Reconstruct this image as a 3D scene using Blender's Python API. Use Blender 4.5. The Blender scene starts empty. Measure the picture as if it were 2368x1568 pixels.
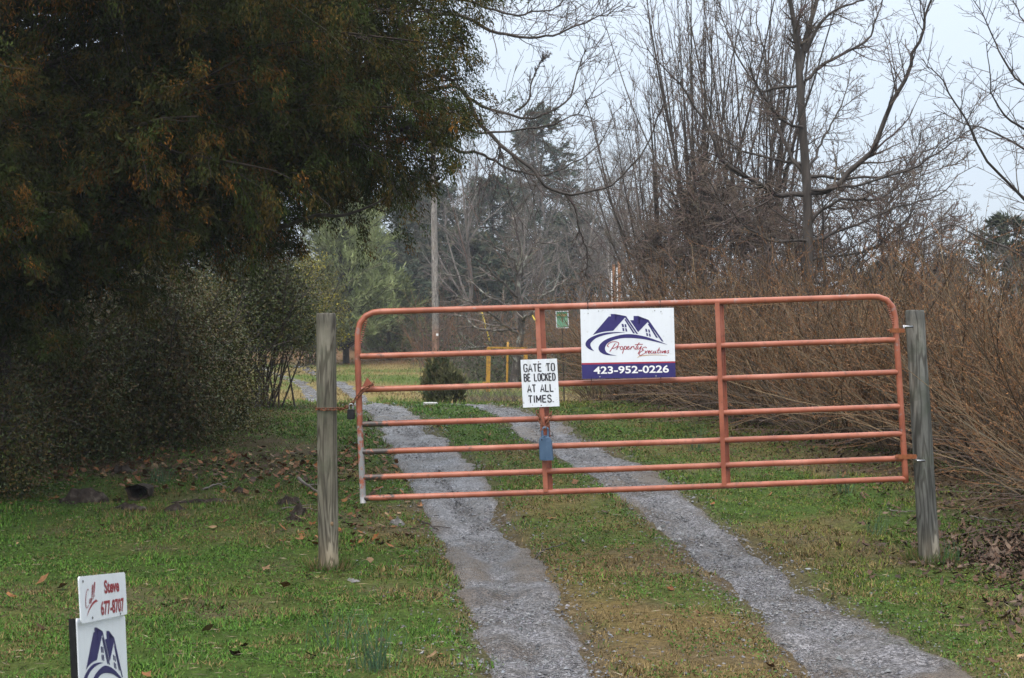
import bpy, bmesh, math
import numpy as np
from mathutils import Vector, Matrix

S = bpy.context.scene
COL = S.collection
R = math.radians

# ------------------------------------------------------------------ camera
cam = bpy.data.cameras.new('camera')
cam_o = bpy.data.objects.new('camera', cam)
COL.objects.link(cam_o)
cam_o.location = (0, 0, 1.6)
cam_o.rotation_euler = (R(90), 0, 0)
cam.lens, cam.sensor_width, cam.sensor_fit = 50.0, 36.0, 'HORIZONTAL'
cam.clip_start, cam.clip_end = 0.1, 2000
cam.dof.use_dof = True
cam.dof.focus_distance = 9.8
cam.dof.aperture_fstop = 9.0
S.camera = cam_o

# ------------------------------------------------------------------ world, sun, exposure
W = bpy.data.worlds.new('World')
S.world = W
W.use_nodes = True
nt = W.node_tree
nt.nodes.clear()
SUN_EL, SUN_ROT = R(56), R(205)
sky = nt.nodes.new('ShaderNodeTexSky')
sky.sky_type = 'NISHITA'
sky.sun_disc = False
sky.sun_elevation, sky.sun_rotation = SUN_EL, SUN_ROT
sky.air_density, sky.dust_density, sky.ozone_density = 1.0, 4.0, 1.0
bg1 = nt.nodes.new('ShaderNodeBackground')
bg1.inputs['Strength'].default_value = 0.05
nt.links.new(sky.outputs[0], bg1.inputs['Color'])
# overcast layer: luminance rises smoothly from the horizon to the zenith
tc = nt.nodes.new('ShaderNodeTexCoord')
sep = nt.nodes.new('ShaderNodeSeparateXYZ')
nt.links.new(tc.outputs['Generated'], sep.inputs[0])
m1 = nt.nodes.new('ShaderNodeMath'); m1.operation = 'MULTIPLY_ADD'; m1.use_clamp = False
mx = nt.nodes.new('ShaderNodeMath'); mx.operation = 'MAXIMUM'; mx.inputs[1].default_value = 0.0
nt.links.new(sep.outputs['Z'], mx.inputs[0])
pw = nt.nodes.new('ShaderNodeMath'); pw.operation = 'POWER'; pw.inputs[1].default_value = 1.8
nt.links.new(mx.outputs[0], pw.inputs[0])
nt.links.new(pw.outputs[0], m1.inputs[0])
m1.inputs[1].default_value = 2.1
m1.inputs[2].default_value = 0.59
bg2 = nt.nodes.new('ShaderNodeBackground')
mxc = nt.nodes.new('ShaderNodeMix'); mxc.data_type = 'RGBA'
mxc.inputs[6].default_value = (0.76, 0.86, 1.0, 1)
mxc.inputs[7].default_value = (0.96, 0.955, 0.93, 1)
nt.links.new(mx.outputs[0], mxc.inputs[0])
nt.links.new(mxc.outputs[2], bg2.inputs['Color'])
nt.links.new(m1.outputs[0], bg2.inputs['Strength'])
add = nt.nodes.new('ShaderNodeAddShader')
nt.links.new(bg1.outputs[0], add.inputs[0])
nt.links.new(bg2.outputs[0], add.inputs[1])
wo = nt.nodes.new('ShaderNodeOutputWorld')
nt.links.new(add.outputs[0], wo.inputs['Surface'])

sun = bpy.data.lights.new('sun', 'SUN')
sun.energy, sun.angle, sun.color = 1.35, R(40), (1.0, 0.97, 0.93)
sun_o = bpy.data.objects.new('sun', sun)
COL.objects.link(sun_o)
# Nishita: rotation 0 puts the sun towards +Y, growing clockwise seen from above
sd = Vector((math.sin(SUN_ROT) * math.cos(SUN_EL), math.cos(SUN_ROT) * math.cos(SUN_EL), math.sin(SUN_EL)))
sun_o.rotation_euler = sd.to_track_quat('Z', 'Y').to_euler()
sun_o.location = sd * 50

S.view_settings.view_transform = 'Standard'
S.view_settings.look = 'None'
S.view_settings.gamma = 1
S.view_settings.exposure = 0.3
S.view_settings.use_curve_mapping = False
S.render.engine = 'CYCLES'
S.cycles.max_bounces = 6
S.cycles.diffuse_bounces = 3
S.cycles.glossy_bounces = 2
S.cycles.transmission_bounces = 2
S.cycles.volume_bounces = 0
S.cycles.use_denoising = True
S.cycles.denoising_prefilter = 'NONE'
S.cycles.use_adaptive_sampling = False
S.cycles.sample_clamp_indirect = 6.0

# ------------------------------------------------------------------ helpers
F = 3288.0
def P(u, v, Y):
    """point at depth Y seen at (u, v) of a 2367 x 1568 picture"""
    return np.array([(u - 1183.5) / F * Y, Y, 1.6 - (v - 784) / F * Y])

def hash2(ix, iy, s):
    h = (ix.astype(np.int64) * 374761393 + iy.astype(np.int64) * 668265263 + s * 974711) & 0x7fffffff
    h = ((h ^ (h >> 13)) * 1274126177) & 0x7fffffff
    return ((h ^ (h >> 16)) & 0xffffff) / float(0xffffff)
def vnoise(x, y, s=0):
    x = np.asarray(x, float); y = np.asarray(y, float)
    ix = np.floor(x); iy = np.floor(y)
    fx = x - ix; fy = y - iy
    fx = fx * fx * (3 - 2 * fx); fy = fy * fy * (3 - 2 * fy)
    a = hash2(ix, iy, s); b = hash2(ix + 1, iy, s); c = hash2(ix, iy + 1, s); d = hash2(ix + 1, iy + 1, s)
    return a + (b - a) * fx + (c - a) * fy + (a - b - c + d) * fx * fy
def fbm(x, y, sc, s=0, o=3):
    t = 0; amp = .5; tot = 0
    for k in range(o):
        t = t + amp * vnoise(np.asarray(x) / sc, np.asarray(y) / sc, s + 17 * k); tot += amp
        amp *= .5; sc /= 2.1
    return t / tot
def sstep(a, b, x):
    t = np.clip((x - a) / (b - a), 0, 1)
    return t * t * (3 - 2 * t)

def tag(o, label=None, cat=None, group=None, kind=None):
    if label: o['label'] = label
    if cat: o['category'] = cat
    if group: o['group'] = group
    if kind: o['kind'] = kind
    return o
def thing(name, label, cat, loc=(0, 0, 0), group=None):
    o = bpy.data.objects.new(name, None)
    o.empty_display_size = .1
    COL.objects.link(o)
    o.location = tuple(float(c) for c in loc)
    return tag(o, label, cat, group)
def org(o):
    v = np.zeros(3)
    while o is not None:
        v += np.array(o.location); o = o.parent
    return v
def dup(root, loc, rotz=0, scale=1, label=None):
    c = root.copy(); COL.objects.link(c)
    c.location = tuple(float(k) for k in loc); c.rotation_euler = (0, 0, rotz)
    c.scale = (scale,) * 3 if not hasattr(scale, '__len__') else scale
    if label: c['label'] = label
    for ch in list(root.children):
        d = ch.copy(); COL.objects.link(d); d.parent = c
        for g in list(ch.children):
            e = g.copy(); COL.objects.link(e); e.parent = d
    return c

class Acc:
    """collects vertices, faces and colours and links them as ONE mesh object"""
    def __init__(s): s.v = []; s.f = []; s.c = []; s.n = 0
    def add(s, v, f, col=None):
        v = np.asarray(v, float).reshape(-1, 3)
        fs = f if isinstance(f, list) else [f]
        for q in fs:
            q = np.asarray(q, np.int64)
            if q.size: s.f.append(q + s.n)
        s.v.append(v)
        c = np.ones((len(v), 3)) * .5
        if col is not None: c = np.broadcast_to(np.asarray(col, float), (len(v), 3))
        s.c.append(c)
        s.n += len(v)
    def mesh(s, name, m, off, smooth):
        V = np.concatenate(s.v) - off
        C = np.concatenate(s.c)
        me = bpy.data.meshes.new(name)
        me.vertices.add(len(V)); me.vertices.foreach_set('co', V.astype(np.float32).ravel())
        lens = np.concatenate([np.full(len(q), q.shape[1]) for q in s.f])
        loops = np.concatenate([q.ravel() for q in s.f])
        me.loops.add(len(loops)); me.loops.foreach_set('vertex_index', loops.astype(np.int32))
        st = np.concatenate([[0], np.cumsum(lens)[:-1]])
        me.polygons.add(len(lens)); me.polygons.foreach_set('loop_start', st.astype(np.int32))
        me.polygons.foreach_set('use_smooth', np.full(len(lens), bool(smooth)))
        me.update(calc_edges=True)
        at = me.color_attributes.new('Col', 'FLOAT_COLOR', 'POINT')
        at.data.foreach_set('color', np.concatenate([C, np.ones((len(C), 1))], 1).astype(np.float32).ravel())
        me.materials.append(m)
        return me
    def build(s, name, m, parent=None, smooth=False, loc=None):
        off = org(parent) if parent is not None else (np.array(loc, float) if loc is not None else np.zeros(3))
        o = bpy.data.objects.new(name, s.mesh(name, m, off, smooth))
        COL.objects.link(o)
        if parent is not None: o.parent = parent
        elif loc is not None: o.location = tuple(float(k) for k in loc)
        return o

def norm(a): return a / np.maximum(np.linalg.norm(a, axis=-1, keepdims=True), 1e-9)

def tubes(acc, pts, rad, k=4, col=None, cap=False, rng=None):
    pts = np.asarray(pts, float)
    if pts.ndim == 2: pts = pts[None]
    rad = np.asarray(rad, float)
    if rad.ndim == 1: rad = rad[None]
    N, n, _ = pts.shape
    T = norm(np.gradient(pts, axis=1))
    mean = norm(pts[:, -1] - pts[:, 0] + 1e-6)
    ref = np.where(np.abs(mean[:, 2:3]) < .8, np.array([[0, 0, 1.]]), np.array([[.8, .6, 0]]))
    U = norm(ref[:, None] - (ref[:, None] * T).sum(-1, keepdims=True) * T)
    Wv = np.cross(T, U)
    a = np.arange(k) * 2 * np.pi / k
    V = pts[:, :, None] + rad[:, :, None, None] * (np.cos(a)[None, None, :, None] * U[:, :, None] + np.sin(a)[None, None, :, None] * Wv[:, :, None])
    i = np.arange(N)[:, None, None] * n * k
    j = np.arange(n - 1)[None, :, None] * k
    q = np.arange(k)[None, None, :]
    q2 = (q + 1) % k
    f = np.stack([i + j + q, i + j + q2, i + j + k + q2, i + j + k + q], -1).reshape(-1, 4)
    fs = [f]
    if cap:
        e = np.arange(N)[:, None] * n * k
        fs.append(e + np.arange(k)[::-1][None]); fs.append(e + (n - 1) * k + np.arange(k)[None])
    c = None
    if col is not None:
        c = np.asarray(col, float)
        if c.ndim == 2: c = np.repeat(c, n * k, axis=0)
    acc.add(V.reshape(-1, 3), fs, c)

def spline(pts, n):
    p = np.asarray(pts, float)
    if len(p) < 3: 
        t = np.linspace(0, 1, n)[:, None]
        return p[0] * (1 - t) + p[-1] * t
    p = np.vstack([2 * p[0] - p[1], p, 2 * p[-1] - p[-2]])
    m = len(p) - 3
    out = []
    for t in np.linspace(0, m - 1e-6, n):
        i = int(t); u = t - i
        a, b, c, d = p[i:i + 4]
        out.append(.5 * (2 * b + (c - a) * u + (2 * a - 5 * b + 4 * c - d) * u * u + (-a + 3 * b - 3 * c + d) * u ** 3))
    return np.array(out)

def grow(p, d, L, n, wob, trop, rng, bend=None):
    p = np.array(p, float); d = norm(np.array(d, float)); N = len(p)
    out = np.empty((N, n, 3)); out[:, 0] = p
    st = (np.asarray(L) / (n - 1))[:, None] if np.ndim(L) else L / (n - 1)
    for i in range(1, n):
        d = d + rng.normal(0, wob, (N, 3))
        d[:, 2] += trop
        d = norm(d)
        p = p + d * st
        out[:, i] = p
    return out

def kids(pts, rad, per, t0, t1, a0, a1, l0, l1, n, wob, trop, rf, rmin, rng, tip=.25, flat=0.0):
    N, m, _ = pts.shape
    Lp = np.linalg.norm(np.diff(pts, axis=1), axis=2).sum(1)
    idx = np.repeat(np.arange(N), per)
    t = t0 + (t1 - t0) * rng.random(len(idx))
    x = t * (m - 1); i = np.minimum(x.astype(int), m - 2); fr = (x - i)[:, None]
    p = pts[idx, i] * (1 - fr) + pts[idx, i + 1] * fr
    T = norm(pts[idx, i + 1] - pts[idx, i])
    r = rad[idx, i] * (1 - fr[:, 0]) + rad[idx, i + 1] * fr[:, 0]
    rnd = rng.normal(0, 1, (len(idx), 3)); rnd[:, 2] *= (1 - flat)
    Q = norm(rnd - (rnd * T).sum(1, keepdims=True) * T)
    a = R(a0) + (R(a1) - R(a0)) * rng.random(len(idx))
    d = np.cos(a)[:, None] * T + np.sin(a)[:, None] * Q
    L = Lp[idx] * (l0 + (l1 - l0) * rng.random(len(idx))) * (1 - .55 * t)
    q = grow(p, d, L, n, wob, trop, rng)
    r0 = np.maximum(r * rf, rmin)
    rr = r0[:, None] * (1 - (1 - tip) * np.linspace(0, 1, n)[None])
    return q, np.maximum(rr, rmin * .6)

def kites(acc, pos, d, ln, wd, col, rng):
    N = len(pos)
    d = norm(d)
    s = norm(np.cross(d, rng.normal(0, 1, (N, 3))))
    ln = np.broadcast_to(ln, (N,))[:, None]; wd = np.broadcast_to(wd, (N,))[:, None]
    V = np.stack([pos - s * wd * .35, pos + d * ln * .4 + s * wd * .65, pos + d * ln - s * wd * .1], 1)
    f = np.arange(N)[:, None] * 3 + np.arange(3)[None]
    acc.add(V.reshape(-1, 3), f, np.repeat(np.broadcast_to(col, (N, 3)), 3, axis=0))

BOXF = np.array([[0, 1, 3, 2], [4, 6, 7, 5], [0, 4, 5, 1], [2, 3, 7, 6], [0, 2, 6, 4], [1, 5, 7, 3]])
def box(acc, o, ex, ey, ez, col=None):
    """box from corner o with edge vectors ex, ey, ez"""
    o = np.asarray(o, float)
    v = [o + a * np.asarray(ex) + b * np.asarray(ey) + c * np.asarray(ez) for a in (0, 1) for b in (0, 1) for c in (0, 1)]
    acc.add(v, BOXF, col)
def cbox(acc, c, hx, hy, hz, col=None):
    box(acc, np.asarray(c, float) - [hx, hy, hz], [2 * hx, 0, 0], [0, 2 * hy, 0], [0, 0, 2 * hz], col)

# ------------------------------------------------------------------ materials
def new_mat(name):
    m = bpy.data.materials.new(name); m.use_nodes = True
    return m, m.node_tree, m.node_tree.nodes['Principled BSDF']
def N(t, k, **kw):
    n = t.nodes.new(k)
    for a, b in kw.items(): setattr(n, a, b)
    return n
def noise_ramp(t, scale, stops, detail=5, rough=.6, stretch=None, coord='Object', dist=0.0):
    c = N(t, 'ShaderNodeTexCoord'); mp = N(t, 'ShaderNodeMapping')
    if stretch: mp.inputs['Scale'].default_value = stretch
    t.links.new(c.outputs[coord], mp.inputs[0])
    nz = N(t, 'ShaderNodeTexNoise')
    nz.inputs['Scale'].default_value = scale; nz.inputs['Detail'].default_value = detail
    nz.inputs['Roughness'].default_value = rough; nz.inputs['Distortion'].default_value = dist
    t.links.new(mp.outputs[0], nz.inputs['Vector'])
    r = N(t, 'ShaderNodeValToRGB')
    e = r.color_ramp.elements
    while len(e) < len(stops): e.new(.5)
    for q, (p, cc) in zip(e, stops):
        q.position = p; q.color = (*cc, 1) if len(cc) == 3 else cc
    t.links.new(nz.outputs['Fac'], r.inputs[0])
    return nz, r
def mixc(t, fac, a, b, mode='MIX'):
    m = N(t, 'ShaderNodeMix', data_type='RGBA', blend_type=mode)
    for s, v in ((m.inputs[0], fac), (m.inputs[6], a), (m.inputs[7], b)):
        if hasattr(v, 'links') or hasattr(v, 'is_linked'): t.links.new(v, s)
        elif isinstance(v, (int, float)): s.default_value = v
        else: s.default_value = (*v, 1)
    return m.outputs[2]
def bump(t, p, h, st, dist=.01):
    b = N(t, 'ShaderNodeBump'); b.inputs['Strength'].default_value = st; b.inputs['Distance'].default_value = dist
    t.links.new(h, b.inputs['Height']); t.links.new(b.outputs[0], p.inputs['Normal'])

def attr_mat(name, rough=.6, spec=.4, nscale=25., lo=.7, hi=1.25, trans=0.0):
    m, t, p = new_mat(name)
    a = N(t, 'ShaderNodeAttribute', attribute_name='Col')
    nz, r = noise_ramp(t, nscale, [(.3, (lo,) * 3), (.7, (hi,) * 3)], 3)
    t.links.new(mixc(t, 1.0, a.outputs['Color'], r.outputs[0], 'MULTIPLY'), p.inputs['Base Color'])
    p.inputs['Roughness'].default_value = rough
    p.inputs['Specular IOR Level'].default_value = spec
    return m
def noise_mat(name, scale, stops, rough=.6, spec=.4, stretch=None, bst=0.0, detail=5, metal=0, dist=0.0, bd=.01):
    m, t, p = new_mat(name)
    nz, r = noise_ramp(t, scale, stops, detail, stretch=stretch, dist=dist)
    t.links.new(r.outputs[0], p.inputs['Base Color'])
    p.inputs['Roughness'].default_value = rough; p.inputs['Specular IOR Level'].default_value = spec
    p.inputs['Metallic'].default_value = metal
    if bst: bump(t, p, nz.outputs['Fac'], bst, bd)
    return m

M = {}
M['leaf'] = attr_mat('cedar_foliage', .85, .06)
M['gloss_leaf'] = attr_mat('glossy_leaf', .40, .25)
M['needle'] = attr_mat('needles', .75, .12)
M['twig'] = attr_mat('twig_bark', .7, .16, 40)
M['blade'] = attr_mat('grass_blade', .65, .14, 3.0, .75, 1.2)
M['litter'] = attr_mat('dead_leaf', .6, .18, 30, .6, 1.3)
M['stone'] = attr_mat('wet_stone', .33, .5, 60, .7, 1.3)
M['bark_dark'] = noise_mat('dark_bark', 9, [(.3, (.022, .018, .015)), (.55, (.055, .044, .037)), (.8, (.11, .095, .082))], .7, .3, (1, 1, .25), .8, bd=.02)
M['bark_cedar'] = noise_mat('cedar_bark', 9, [(.3, (.02, .014, .010)), (.7, (.055, .04, .03))], .8, .2, (1, 1, .15), .8, bd=.02)
M['bark_lichen'] = noise_mat('lichen_bark', 7, [(.45, (.04, .032, .027)), (.56, (.085, .072, .06)), (.68, (.28, .29, .25))], .7, .3, (1, 1, .6), .5)
M['bark_grey'] = noise_mat('grey_bark', 6, [(.3, (.07, .06, .052)), (.7, (.19, .165, .145))], .7, .3, (1, 1, .3), .5)
M['rust'] = noise_mat('rusty_steel', 60, [(.3, (.05, .022, .014)), (.55, (.16, .06, .03)), (.8, (.30, .12, .05))], .7, .3, bst=.5, bd=.002)
M['black_plastic'] = noise_mat('black_plastic', 30, [(.3, (.008, .008, .009)), (.7, (.018, .018, .02))], .45, .25)
M['steel'] = noise_mat('bright_steel', 30, [(.3, (.30, .30, .31)), (.7, (.50, .50, .51))], .35, .5, metal=1)
M['navy'] = noise_mat('navy_print', 20, [(.3, (.022, .016, .115)), (.7, (.032, .024, .145))], .35, .5)
M['red_print'] = noise_mat('red_print', 20, [(.3, (.30, .018, .04)), (.7, (.38, .028, .055))], .4, .5)
M['maroon_print'] = noise_mat('maroon_print', 20, [(.3, (.26, .02, .035)), (.7, (.33, .03, .05))], .4, .5)
M['gold_print'] = noise_mat('gold_print', 20, [(.3, (.5, .25, .07)), (.7, (.6, .33, .1))], .4, .5)
M['white_print'] = noise_mat('white_print', 20, [(.3, (.78, .78, .79)), (.7, (.84, .84, .85))], .4, .5)
M['black_print'] = noise_mat('black_print', 60, [(.35, (.016, .014, .02)), (.75, (.035, .03, .04))], .45, .4)
M['yellow'] = noise_mat('yellow_paint', 12, [(.3, (.34, .165, .015)), (.5, (.42, .22, .022)), (.62, (.26, .14, .03)), (.78, (.12, .07, .03))], .5, .4)
M['yellow_plastic'] = noise_mat('yellow_plastic', 12, [(.3, (.6, .43, .02)), (.7, (.72, .55, .04))], .45, .4)

def sign_white(name, dirt=.5):
    m, t, p = new_mat(name)
    nz, r = noise_ramp(t, 6, [(.3, (.69, .72, .77)), (.55, (.74, .77, .82))], 6)
    nz2, r2 = noise_ramp(t, 45, [(.64, (1, 1, 1)), (.74, (.48, .46, .36))], 2)
    nz3, r3 = noise_ramp(t, 30, [(.45, (1, 1, 1)), (.75, (.80, .79, .75))], 4, .6, (1, 1, .06))
    c3 = mixc(t, dirt, r.outputs[0], r2.outputs[0], 'MULTIPLY')
    t.links.new(mixc(t, dirt, c3, r3.outputs[0], 'MULTIPLY'), p.inputs['Base Color'])
    p.inputs['Roughness'].default_value = .38
    return m
M['sign_white'] = sign_white('white_sign_board', .25)
M['sign_worn'] = sign_white('worn_white_sign', .75)

# red gate paint: dirt on it, scuffed to grey galvanised steel low on the latch end
def gate_paint():
    m, t, p = new_mat('red_gate_paint')
    nz, r = noise_ramp(t, 3.5, [(.28, (.19, .05, .028)), (.5, (.325, .096, .052)), (.74, (.44, .165, .11))], 6, coord='Object')
    n2, r2 = noise_ramp(t, 20, [(.54, (0, 0, 0)), (.70, (1, 1, 1))], 7, .75)
    c = mixc(t, r2.outputs[0], r.outputs[0], (.15, .06, .035))
    n3, r3 = noise_ramp(t, 13, [(.70, (0, 0, 0)), (.73, (1, 1, 1))], 5, .65)
    c = mixc(t, r3.outputs[0], c, (.16, .12, .10))
    # wear attribute painted per vertex: 1 where the paint is rubbed off
    a = N(t, 'ShaderNodeAttribute', attribute_name='Col')
    n4, r4 = noise_ramp(t, 16, [(.35, (0, 0, 0)), (.65, (1, 1, 1))], 5, .7)
    sp = N(t, 'ShaderNodeSeparateColor'); t.links.new(a.outputs['Color'], sp.inputs[0])
    sp2 = N(t, 'ShaderNodeSeparateColor'); t.links.new(r4.outputs[0], sp2.inputs[0])
    ad = N(t, 'ShaderNodeMath', operation='ADD'); t.links.new(sp.outputs[0], ad.inputs[0]); t.links.new(sp2.outputs[0], ad.inputs[1])
    su = N(t, 'ShaderNodeMath', operation='SUBTRACT', use_clamp=True); t.links.new(ad.outputs[0], su.inputs[0]); su.inputs[1].default_value = 1.0
    mu = N(t, 'ShaderNodeMath', operation='MULTIPLY', use_clamp=True); t.links.new(su.outputs[0], mu.inputs[0]); mu.inputs[1].default_value = 3.0
    c = mixc(t, mu.outputs[0], c, mixc(t, sp.outputs[1], (.24, .235, .235), (.055, .042, .036)))
    t.links.new(c, p.inputs['Base Color'])
    p.inputs['Roughness'].default_value = .38
    bump(t, p, n2.outputs['Fac'], .25, .002)
    return m
M['gate'] = gate_paint()

def wood_post(name, dark, mid, light, moss):
    m, t, p = new_mat(name)
    c = N(t, 'ShaderNodeTexCoord'); mp = N(t, 'ShaderNodeMapping'); mp.inputs['Scale'].default_value = (1, 1, .13)
    t.links.new(c.outputs['Object'], mp.inputs[0])
    nz = N(t, 'ShaderNodeTexNoise'); nz.inputs['Scale'].default_value = 7; nz.inputs['Detail'].default_value = 3
    nz.inputs['Distortion'].default_value = .8
    t.links.new(mp.outputs[0], nz.inputs['Vector'])
    wv = N(t, 'ShaderNodeMath', operation='MULTIPLY'); t.links.new(nz.outputs['Fac'], wv.inputs[0]); wv.inputs[1].default_value = 58
    sn = N(t, 'ShaderNodeMath', operation='SINE'); t.links.new(wv.outputs[0], sn.inputs[0])
    mr = N(t, 'ShaderNodeMapRange'); mr.inputs[1].default_value = -1; mr.inputs[2].default_value = 1
    t.links.new(sn.outputs[0], mr.inputs[0])
    n2, r2 = noise_ramp(t, 5, [(.3, dark), (.5, mid), (.7, light)], 6, .65, (1, 1, .25))
    r = N(t, 'ShaderNodeValToRGB')
    r.color_ramp.elements[0].color = (.46, .44, .42, 1); r.color_ramp.elements[1].color = (1.1, 1.1, 1.1, 1)
    r.color_ramp.elements[0].position = .05; r.color_ramp.elements[1].position = .55
    t.links.new(mr.outputs[0], r.inputs[0])
    col = mixc(t, .95, r2.outputs[0], r.outputs[0], 'MULTIPLY')
    n3, r3 = noise_ramp(t, 3.2, [(.52, (0, 0, 0)), (.68, (1, 1, 1))], 5)
    col = mixc(t, r3.outputs[0], col, moss)
    n4, r4 = noise_ramp(t, 22, [(.35, (.55, .55, .55)), (.65, (1.2, 1.2, 1.2))], 6, .7, (1, 1, .05))
    col = mixc(t, 1.0, col, r4.outputs[0], 'MULTIPLY')
    a = N(t, 'ShaderNodeAttribute', attribute_name='Col')
    col = mixc(t, 1.0, col, a.outputs['Color'], 'MULTIPLY')
    t.links.new(col, p.inputs['Base Color'])
    p.inputs['Roughness'].default_value = .7; p.inputs['Specular IOR Level'].default_value = .3
    bump(t, p, mr.outputs[0], .35, .004)
    return m
M['post_a'] = wood_post('weathered_grey_brown_wood', (.085, .075, .055), (.165, .15, .115), (.26, .24, .195), (.095, .10, .065))
M['post_b'] = wood_post('weathered_green_grey_wood', (.05, .05, .045), (.125, .125, .113), (.27, .255, .22), (.065, .075, .052))
M['pole'] = wood_post('grey_utility_wood', (.17, .155, .14), (.25, .225, .205), (.33, .30, .28), (.22, .19, .16))

# ground: moss, straw and soil
def ground_mat():
    m, t, p = new_mat('grassy_ground')
    a = N(t, 'ShaderNodeAttribute', attribute_name='Col')
    nz, r = noise_ramp(t, 30, [(.3, (.45, .45, .45)), (.7, (1.35, 1.35, 1.35))], 6, .7)
    n2, r2 = noise_ramp(t, 9, [(.35, (.8, .8, .75)), (.65, (1.2, 1.15, 1.1))], 4)
    c = mixc(t, 1.0, a.outputs['Color'], r.outputs[0], 'MULTIPLY')
    c = mixc(t, 1.0, c, r2.outputs[0], 'MULTIPLY')
    t.links.new(c, p.inputs['Base Color'])
    p.inputs['Roughness'].default_value = .85; p.inputs['Specular IOR Level'].default_value = .08
    bump(t, p, nz.outputs['Fac'], .8, .03)
    return m
M['ground'] = ground_mat()
def gravel_mat():
    m, t, p = new_mat('wet_gravel')
    c = N(t, 'ShaderNodeTexCoord')
    vo = N(t, 'ShaderNodeTexVoronoi'); vo.inputs['Scale'].default_value = 80
    t.links.new(c.outputs['Object'], vo.inputs['Vector'])
    sp = N(t, 'ShaderNodeSeparateColor'); t.links.new(vo.outputs['Color'], sp.inputs[0])
    r = N(t, 'ShaderNodeValToRGB'); e = r.color_ramp.elements
    e[0].position = 0; e[0].color = (.028, .026, .026, 1); e[1].position = 1; e[1].color = (.235, .23, .24, 1)
    x = e.new(.5); x.color = (.088, .086, .092, 1)
    t.links.new(sp.outputs[0], r.inputs[0])
    nz, r2 = noise_ramp(t, 2.2, [(.38, (.52, .42, .33)), (.50, (.88, .85, .82)), (.66, (1.40, 1.40, 1.46))], 6, .65)
    col = mixc(t, 1.0, r.outputs[0], r2.outputs[0], 'MULTIPLY')
    a = N(t, 'ShaderNodeAttribute', attribute_name='Col')
    sa = N(t, 'ShaderNodeSeparateColor'); t.links.new(a.outputs['Color'], sa.inputs[0])
    n5, r5 = noise_ramp(t, 25, [(.35, (.055, .042, .032)), (.65, (.12, .092, .068))], 5, .7)
    col = mixc(t, sa.outputs[0], col, r5.outputs[0])
    t.links.new(col, p.inputs['Base Color'])
    n3, r3 = noise_ramp(t, 3.0, [(.38, (.42,) * 3), (.58, (.17,) * 3)], 5)
    t.links.new(r3.outputs[0], p.inputs['Roughness'])
    p.inputs['Specular IOR Level'].default_value = .55
    n4 = N(t, 'ShaderNodeTexNoise'); n4.inputs['Scale'].default_value = 90; n4.inputs['Detail'].default_value = 3
    t.links.new(c.outputs['Object'], n4.inputs['Vector'])
    mu = N(t, 'ShaderNodeMath', operation='SUBTRACT'); t.links.new(n4.outputs['Fac'], mu.inputs[0]); t.links.new(vo.outputs['Distance'], mu.inputs[1])
    bump(t, p, mu.outputs[0], .9, .012)
    return m
M['gravel'] = gravel_mat()

# ------------------------------------------------------------------ ground
GY = np.array([-60, 8, 9.5, 11, 12.5, 14.5, 17, 20, 22, 25, 28, 32, 40, 55, 65, 75, 100, 200, 600])
GZ = np.array([0, 0, .0, .07, .22, .40, .56, .65, .62, .44, .26, .15, .2, .36, .6, 1.0, 1.5, 3, 6.])
def gbase(x, y):
    x = np.asarray(x, float); y = np.asarray(y, float)
    z = sum(np.interp(y + d, GY, GZ) for d in (-1, -.5, 0, .5, 1)) / 5
    return z + (fbm(x, y, 1.6, 3) - .5) * .09 + (fbm(x, y, .35, 9, 2) - .5) * .03
LT = np.array([(-40, 1.2, .3), (2, .45, .3), (5, .28, .28), (6.7, .17, .27), (8.5, .04, .26), (10, -.10, .27), (11.6, -.32, .28), (12.8, -.55, .31), (14.7, -.88, .32), (16.4, -1.18, .30), (18.5, -1.52, .27), (22, -2.2, .26),
               (27, -3.3, .24), (32.5, -4.43, .22), (38.3, -5.43, .22), (44, -6.5, .23), (47.6, -7.35, .22), (55, -9.4, .22), (62, -11.6, .22)])
RT = np.array([(-40, 2.9, .35), (2, 2.1, .34), (5, 1.9, .34), (6.7, 1.80, .35), (7.9, 1.80, .33), (8.5, 1.74, .29), (10, 1.60, .27), (11.6, 1.37, .26), (12.8, 1.19, .28), (14.7, .81, .32), (16.4, .43, .32), (19.3, -.02, .28), (22, -.75, .26),
               (27.5, -2.54, .24), (35, -3.72, .22), (41.7, -4.86, .24), (48.8, -6.4, .25), (57.3, -8.3, .24), (62, -9.6, .24)])
def trk(tab, y):
    return (sum(np.interp(y + d, tab[:, 0], tab[:, 1]) for d in (-.8, 0, .8)) / 3, np.interp(y, tab[:, 0], tab[:, 2]))
def tdist(x, y):
    """distance to the nearer wheel track, in half-widths"""
    out = None
    for tab in (LT, RT):
        c, w = trk(tab, y)
        d = np.abs(x - c) / w
        out = d if out is None else np.minimum(out, d)
    return out
def gz(x, y):
    x = np.asarray(x, float); y = np.asarray(y, float)
    d = tdist(x, y)
    return gbase(x, y) - .055 * (1 - sstep(.75, 1.5, d)) * (y < 62)

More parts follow.
